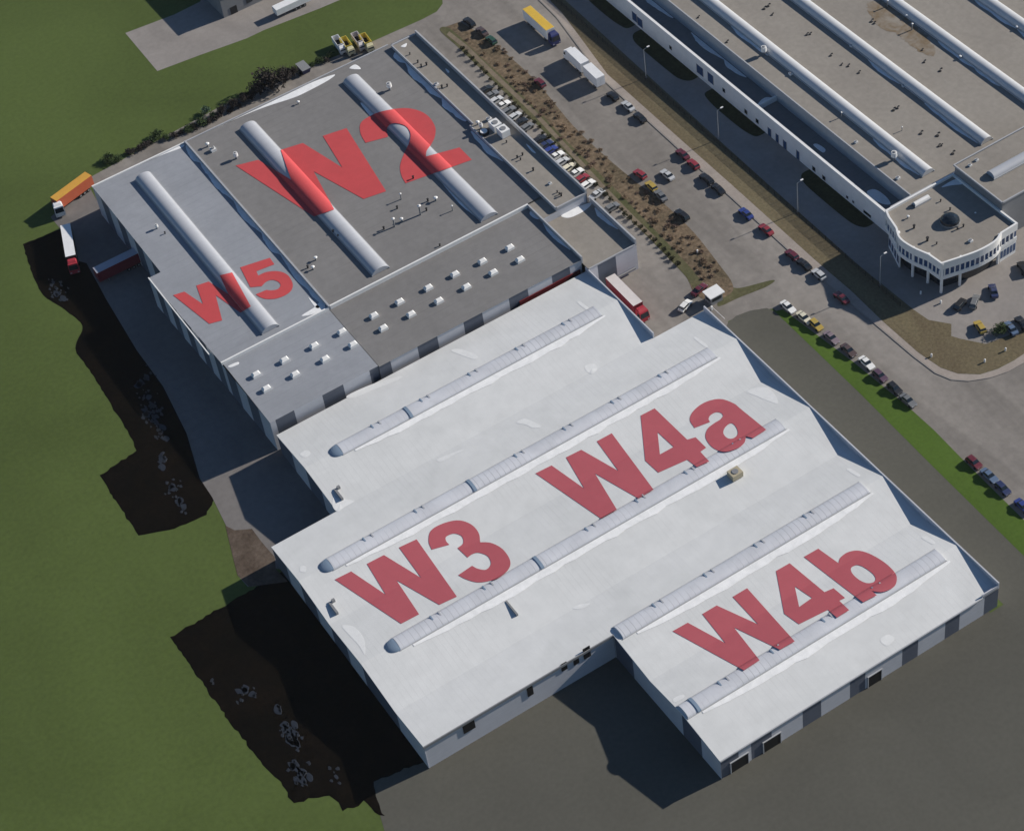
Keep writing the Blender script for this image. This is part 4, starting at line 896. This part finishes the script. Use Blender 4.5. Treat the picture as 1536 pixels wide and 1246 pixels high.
def semi(name, label, loc, rz, mroof, mside, mcab, L=13.4, with_cab=True, top=4.0, skirt=None, turn=0.0):
    r_ = thing(name, (0, 0, 0), label, 'truck' if with_cab else 'trailer')
    box_body(r_, -L / 2, L / 2, mroof, mside, top, skirt=skirt); rear_doors(r_, -L / 2, top, mside)
    for x in (-L / 2 + 2.0, -L / 2 + 3.3, -L / 2 + 4.6):
        for sy in (-1.05, 1.05): wheel(r_, x, sy)
    before = set(r_.children)
    if with_cab:
        cab(r_, L / 2 + .5, mcab); u = MB(); u.box(L / 2 - 2.2, L / 2 + 2.4, -.5, .5, .5, .95); u.build('tractor_frame', M_dark, r_)
        for x in (L / 2 - 1.3, L / 2 + 1.6):
            for sy in (-1.05, 1.05): wheel(r_, x, sy)
    else:
        for sy in (-.8, .8): t = MB(); t.box(L / 2 - 2.6, L / 2 - 2.4, sy - .1, sy + .1, .0, 1.05); t.build('landing_leg', M_grey, r_)
    if turn:
        pv = Vector((L / 2 - 0.6, 0, 0)); rm = Matrix.Rotation(turn, 3, 'Z')
        for c in r_.children:
            if c not in before: c.location = pv - rm @ pv; c.rotation_euler = (0, 0, turn)
    r_.location = (*loc, 0.04); r_.rotation_euler = (0, 0, rz); return r_
semi('semi_truck', 'red articulated truck with pale trailer roof beside the annex loading dock', (179.9, 308.0), R(-91), T_pink, T_red, T_cabred, L=11.6)
semi('semi_truck', 'yellow articulated truck with blue cab at the top of the road', (219.6, 405.6), R(-91), T_yel, T_wht, T_blue, L=11.8)
semi('semi_truck', 'orange articulated trailer with white and dark cab at the left yard end', P(107, 282, 3.5).xy, R(196), T_org, T_orgs, T_wht, L=11.6, turn=R(62))
semi('semi_truck', 'white roofed truck with red cab half in shade in the left yard', P(102, 361, 3.8).xy, R(-108), T_wht, T_teal, T_cabred, L=12.0)
semi('semi_trailer', 'grey roofed dark red trailer backed up to the shaded dock wall', P(177, 390, 3.8).xy, R(180), T_gr, T_red, None, L=12.4, with_cab=False)
lo = thing('lorry_with_trailer', (0, 0, 0), 'white box lorry with a second white box trailer on the road', 'truck')
box_body(lo, 0.5, 7.5, T_wht, T_wht, 3.9, 'lorry_box'); box_body(lo, -6.9, -0.5, T_wht, T_wht, 3.9); rear_doors(lo, -6.9, 3.9, T_wht); cab(lo, 7.6, T_wht, 3.0, 1.9)
for x in (-5.5, -1.8, 1.8, 3.1, 8.4):
    for sy in (-1.05, 1.05): wheel(lo, x, sy)
t = MB(); t.tube((-0.4, 0, .9), (0.8, 0, .9), .08); t.build('drawbar', M_dark, lo)
lo.location = (218.8, 382.0, 0.04); lo.rotation_euler = (0, 0, R(88))
wt = semi('semi_trailer', 'white box trailer on the pale apron at the top edge', (173.2, 457.5), R(180), T_wht, T_wht, None, L=10.4, with_cab=False, top=2.9)
T_ysk = truck_mat('yellow skip side', (0.72, 0.55, 0.08))
def tipper(label, loc, rz, mside, mcab):
    r_ = thing('tipper_truck', (0, 0, 0), label, 'truck', 'tipper trucks parked nose in by the grass')
    b = MB(); b.box(-4.2, 1.2, -1.2, -1.05, 1.0, 2.9, 0); b.box(-4.2, 1.2, 1.05, 1.2, 1.0, 2.9, 0); b.box(-4.2, -4.05, -1.05, 1.05, 1.0, 2.9, 0); b.box(1.05, 1.2, -1.05, 1.05, 1.0, 3.1, 0); b.box(-4.05, 1.05, -1.05, 1.05, 1.0, 1.12, 1)
    b.build('tipper_body', [mside, M_black], r_); u = MB(); u.box(-3.2, 3.0, -.45, .45, .6, .95); u.build('chassis', M_dark, r_); cab(r_, 1.4, mcab, 2.6, 1.5)
    for x in (-2.8, -1.6, 2.1):
        for sy in (-1.0, 1.0): wheel(r_, x, sy)
    r_.location = (*loc, 0.03); r_.rotation_euler = (0, 0, rz); r_.scale = (.86, .8, .9)
T_ycab = truck_mat('pale yellow cab', (0.60, 0.56, 0.36))
tipper('white bodied tipper truck, leftmost by the grass edge', P(510, 67, 2).xy, R(-97), T_wht, T_wht)
tipper('yellow tipper truck, left one of the two yellow ones', P(522, 69, 2).xy, R(-97), T_ysk, T_ycab)
tipper('pale pink tipper truck between the two yellow ones', P(539, 62, 2).xy, R(-97), T_pink, T_pink)
tipper('yellow tipper truck, rightmost by the grass edge', P(551, 64, 2).xy, R(-97), T_ysk, T_ycab)

# ---------------------------------------------------------------- street furniture
def lamp(px, py, label):
    q = P(px, py); r_ = thing('street_lamp', (q.x, q.y, 0), label, 'street lamp', 'lamp posts along the factory yard')
    m = MB(); m.tube((q.x, q.y, 0), (q.x, q.y, 9.0), .13, .07, 8); m.tube((q.x, q.y, 8.95), (q.x + 1.2, q.y, 9.25), .05, .05, 6); m.build('pole', M_pole, r_)
    m = MB(); m.box(q.x + 1.0, q.x + 1.75, q.y - .17, q.y + .17, 9.2, 9.36); m.build('lamp_head', M_white, r_)
    m = MB(); m.box(q.x - .25, q.x + .25, q.y - .25, q.y + .25, 0, .25); m.build('base', M_conc, r_)
lamp(969, 117, 'tall grey street lamp in the yard, uppermost of the row'); lamp(1078, 209, 'tall grey street lamp second from the top by the verge'); lamp(1196.5, 318, 'tall grey street lamp opposite the shaded planting bed'); lamp(1320, 428, 'tall grey street lamp nearest the office corner in shadow')
gh = thing('gatehouse', (196.1, 295.9, 0), 'small gatehouse with flat white roof at the yard entrance', 'gatehouse')
m = MB(); m.box(194.5, 197.7, 294.6, 297.1, 0, 2.5); m.build('wall', M_grey, gh)
m = MB(); m.box(194.1, 198.1, 294.2, 297.4, 2.5, 2.75); m.build('roof', M_white, gh)
m = MB(); m.box(194.8, 197.4, 294.55, 294.62, 1.0, 2.2); m.build('window', M_glass, gh)
m = MB(); m.box(194.44, 194.52, 295.0, 296.6, 1.0, 2.2); m.build('window', M_glass, gh)
m = MB(); m.box(197.68, 197.76, 295.2, 296.1, 0, 2.1); m.build('door', M_white, gh)
br = thing('barrier', (193.9, 293.6, 0), 'white lifting barrier beside the gatehouse', 'barrier')
m = MB(); m.box(193.7, 194.1, 293.4, 293.8, 0, 1.1); m.build('post', M_white, br)
m = MB(); m.tube((193.9, 293.6, 1.0), (193.9, 288.6, 1.05), .06); m.build('arm', M_white, br)
for px, py, lab in ((1397, 535, 'small white marker post on the verge bend, left one'), (1477, 543, 'small white marker post on the verge, right of the bend'), (1508, 526, 'small white marker post on the verge nearest the right edge'), (1381, 441, 'small white marker post in the shadow by the office'), (1411, 455, 'small white marker post on the sunlit apron before the office'), (1046, 379, 'small white marker post on the lower scrub strip')):
    q = P(px, py); r_ = thing('marker_post', (q.x, q.y, 0), lab, 'post'); m = MB(); m.tube((q.x, q.y, 0), (q.x, q.y, .75), .2, .2, 8); m.build('post', M_white, r_)
    m = MB(); m.dome((q.x, q.y, .75), .24, .24, .2, 8, 3); m.build('cap', M_white, r_)
# fence along the yard edge
fe = thing('yard_fence', (229, 330, 0), 'dark mesh fence between the verge and the factory yard', 'fence')
m = MB(); y = 268.0
fx = lambda y: 227.8 + (y - 266.3) * (230.1 - 227.7) / (405.5 - 266.3) - 0.55
while y < 425: m.box(fx(y) - .05, fx(y) + .05, y - .05, y + .05, 0, 1.5); y += 2.5
m.build('posts', M_dark, fe)
m = MB()
for k in range(12):
    z = 0.12 + k * 0.12; m.face([(fx(268), 268, z), (fx(425), 425, z), (fx(425), 425, z + .045), (fx(268), 268, z + .045)])
m.build('mesh_panel', M_dark, fe)

# ---------------------------------------------------------------- plants
def plant_proto(name, kind, r, h, n, leaf, stems=5, label='x', cat='shrub'):
    root = thing(name, (0, 0, 0), label, cat)
    f = MB(); rnd = random.Random(sum(map(ord, name + kind)) + n)
    lobes = [(rnd.uniform(-.45, .45) * r, rnd.uniform(-.45, .45) * r, h * rnd.uniform(.35, .7), rnd.uniform(.45, .7)) for _ in range(6)]
    for _ in range(n):
        lx, ly, lz, s = rnd.choice(lobes)
        d = Vector((rnd.gauss(0, 1), rnd.gauss(0, 1), rnd.gauss(0, 1))).normalized() * (rnd.random() ** .5)
        c = Vector((lx + d.x * r * s, ly + d.y * r * s, max(.06, lz + d.z * h * .45 * s * 1.3)))
        u = Vector((rnd.gauss(0, 1), rnd.gauss(0, 1), rnd.gauss(0, .6))).normalized(); v = u.orthogonal().normalized(); v.rotate(Matrix.Rotation(rnd.uniform(0, 6.28), 3, u))
        a, b = leaf * rnd.uniform(.6, 1.3), leaf * rnd.uniform(.35, .7)
        f.face([c - u * a, c + v * b, c + u * a, c - v * b])
    f.build('foliage' if cat != 'tree' else 'crown', M_leaf[kind], root)
    t = MB()
    for _ in range(stems):
        a = rnd.uniform(0, 6.28); q = rnd.uniform(.3, .7) * r; t.tube((rnd.uniform(-.1, .1), rnd.uniform(-.1, .1), 0), (q * math.cos(a), q * math.sin(a), h * rnd.uniform(.6, .95)), .05 * max(1, h / 2), .015, 5)
    t.build('stem' if cat != 'tree' else 'trunk', M_bark, root)
    return root
def scatter(proto, pts, label, group, smin=.8, smax=1.2):
    for i, (x, y) in enumerate(pts):
        o = proto if i == 0 else copy_tree(proto)
        o.location = (x, y, .03); o.rotation_euler = (0, 0, random.uniform(0, 6.28)); s = random.uniform(smin, smax); o.scale = (s, s, s * random.uniform(.85, 1.15))
        tag(o, label, 'shrub', group)
hp = [P(688 + t * (1012 - 688), 76 + t * (400 - 76) + 6 * math.sin(t * math.pi)).xy for t in [i / 45 for i in range(46)]]
hp2 = [(x + 1.3 + random.uniform(-.3, .3), y + random.uniform(-.4, .4)) for x, y in hp]
scatter(plant_proto('hedge_shrub', 'hedge', .75, .9, 170, .16), [(x + 1.0 + random.uniform(-.25, .25), y + random.uniform(-.3, .3)) for x, y in hp], 'low dark shrub in the hedge line beside the parked car row', 'hedge shrubs along the car row')
def strip_pts(n, keep):
    out = []; k = 0
    mid = [(712, 50), (770, 108), (830, 172), (890, 236), (950, 292), (1000, 336), (1040, 378), (1072, 412)]
    while len(out) < n and k < 4000:
        k += 1; t = random.random() ** keep * (len(mid) - 1.001); i = int(t); f = t - i
        x = mid[i][0] * (1 - f) + mid[i + 1][0] * f; y = mid[i][1] * (1 - f) + mid[i + 1][1] * f
        o = random.uniform(-16, 15); q = P(x + o * .75, y - o * .7)
        if all((q.xy - Vector(p)).length > .9 for p in out): out.append(q.xy)
    return out
scatter(plant_proto('dry_bush', 'dry', 1.1, .7, 200, .17), strip_pts(95, 1.0), 'dry brown bush on the scrub strip beside the road', 'dry bushes on the scrub strip', .4, .9)
scatter(plant_proto('thorn_bush', 'dry2', 1.1, .75, 190, .17), strip_pts(45, 1.3), 'reddish dark bare thorn bush on the scrub strip', 'thorn bushes on the scrub strip', .4, .85)
protoD = plant_proto('bare_tree', 'dark', 2.6, 4.0, 1100, .22, 12, 'x', 'tree'); protoG = plant_proto('green_shrub', 'green', 1.9, 2.1, 620, .22); protoT = plant_proto('grey_green_shrub', 'teal', 1.8, 2.2, 600, .2)
def place(pr, first, px, py, s, label, cat):
    q = P(px, py); o = pr if first else copy_tree(pr)
    o.location = (q.x, q.y, .02); o.scale = (s, s, s); o.rotation_euler = (0, 0, px * .7); tag(o, label, cat, 'shrubs and bare trees behind the grey warehouses')
place(protoD, True, 408, 134, 1.75, 'largest dark leafless tree behind the grey warehouse', 'tree')
for px, py, s, lab in ((391, 142, 1.25, 'dark leafless tree just left of the largest one'), (428, 124, 1.3, 'dark leafless tree just right of the largest one'), (366, 154, .85, 'dark bare tree near the left end of the white snow edge'), (350, 163, .8, 'dark bare tree above the start of the snow edge'), (441, 114, .7, 'small dark bare tree beside the blue bin'), (378, 150, .8, 'dark bare tree between the snow edge end and the larger trees'), (333, 172, .7, 'dark bare tree just above the shrubs at the warehouse joint')):
    place(protoD, False, px, py, s, lab, 'tree')
place(protoG, True, 303, 186, 1.0, 'dark green shrub behind the joint of the two grey warehouses', 'shrub')
for px, py, s, lab in ((284, 196, .9, 'low green shrub left of the grey green shrub'), (235, 208, 1.15, 'round green shrub at the middle of the pale warehouse rear'), (250, 208, .7, 'small green shrub right of the round one'), (165, 242, 1.1, 'green shrub nearest the orange trailer'), (178, 240, .7, 'low green shrub right of the one by the trailer'), (322, 176, .8, 'green shrub just right of the grey green shrub'), (480, 94, .8, 'green shrub left of the tipper trucks'), (495, 86, .8, 'green shrub touching the leftmost tipper truck'), (468, 100, .6, 'small green shrub beside the blue bin'), (1500, 498, 1.1, 'dark green bush between cars in the office car park')):
    place(protoG, False, px, py, s, lab, 'shrub')
place(protoT, True, 308, 170, .95, 'grey green shrub above the warehouse joint', 'shrub')
protoB = plant_proto('dark_bush', 'dark', 1.3, 1.5, 420, .2, 6)
for i, (px, py) in enumerate(((345, 168), (357, 160), (325, 178), (314, 184), (292, 192), (272, 200), (262, 205), (221, 219), (210, 224), (196, 230), (452, 112), (488, 92))):
    q = P(px, py); o = protoB if i == 0 else copy_tree(protoB); o.location = (q.x, q.y, .02); k = .75 + .35 * ((i * 7) % 5) / 4; o.scale = (k * 1.3, k, k * .8); o.rotation_euler = (0, 0, i * 1.3)
    tag(o, 'low dark bush in the thin row behind the rear walls of the grey warehouses', 'shrub', 'low dark bushes behind the grey warehouses')
q = P(456, 106); bn = thing('waste_skip', (q.x, q.y, 0), 'dark blue waste skip behind the grey warehouse', 'skip')
m = MB(); m.frustum((q.x - 1.0, q.x + 1.0, q.y - 1.6, q.y + 1.6), .1, (q.x - 1.2, q.x + 1.2, q.y - 2.0, q.y + 2.0), 1.5); m.build('bin', T_blue, bn)
m = MB(); m.box(q.x - 1.25, q.x + 1.25, q.y - 2.05, q.y + 2.05, 1.5, 1.6); m.build('lid', M_grey, bn)

# ---------------------------------------------------------------- air
mb = MB(); mb.box(-1500, 1900, -1300, 2100, -1.0, 356.0)
m = bpy.data.materials.new('thin haze'); m.use_nodes = True; t = m.node_tree
for n_ in list(t.nodes):
    if n_.type == 'BSDF_PRINCIPLED': t.nodes.remove(n_)
pv = t.nodes.new('ShaderNodeVolumePrincipled'); pv.inputs['Density'].default_value = 0.00002; pv.inputs['Color'].default_value = (0.80, 0.86, 0.95, 1)
t.links.new(pv.outputs[0], [n_ for n_ in t.nodes if n_.type == 'OUTPUT_MATERIAL'][0].inputs['Volume'])
hz = mb.build('haze', m, origin=(0, 0, 0)); tag(hz, 'thin winter haze over the industrial estate', 'haze', kind='stuff')
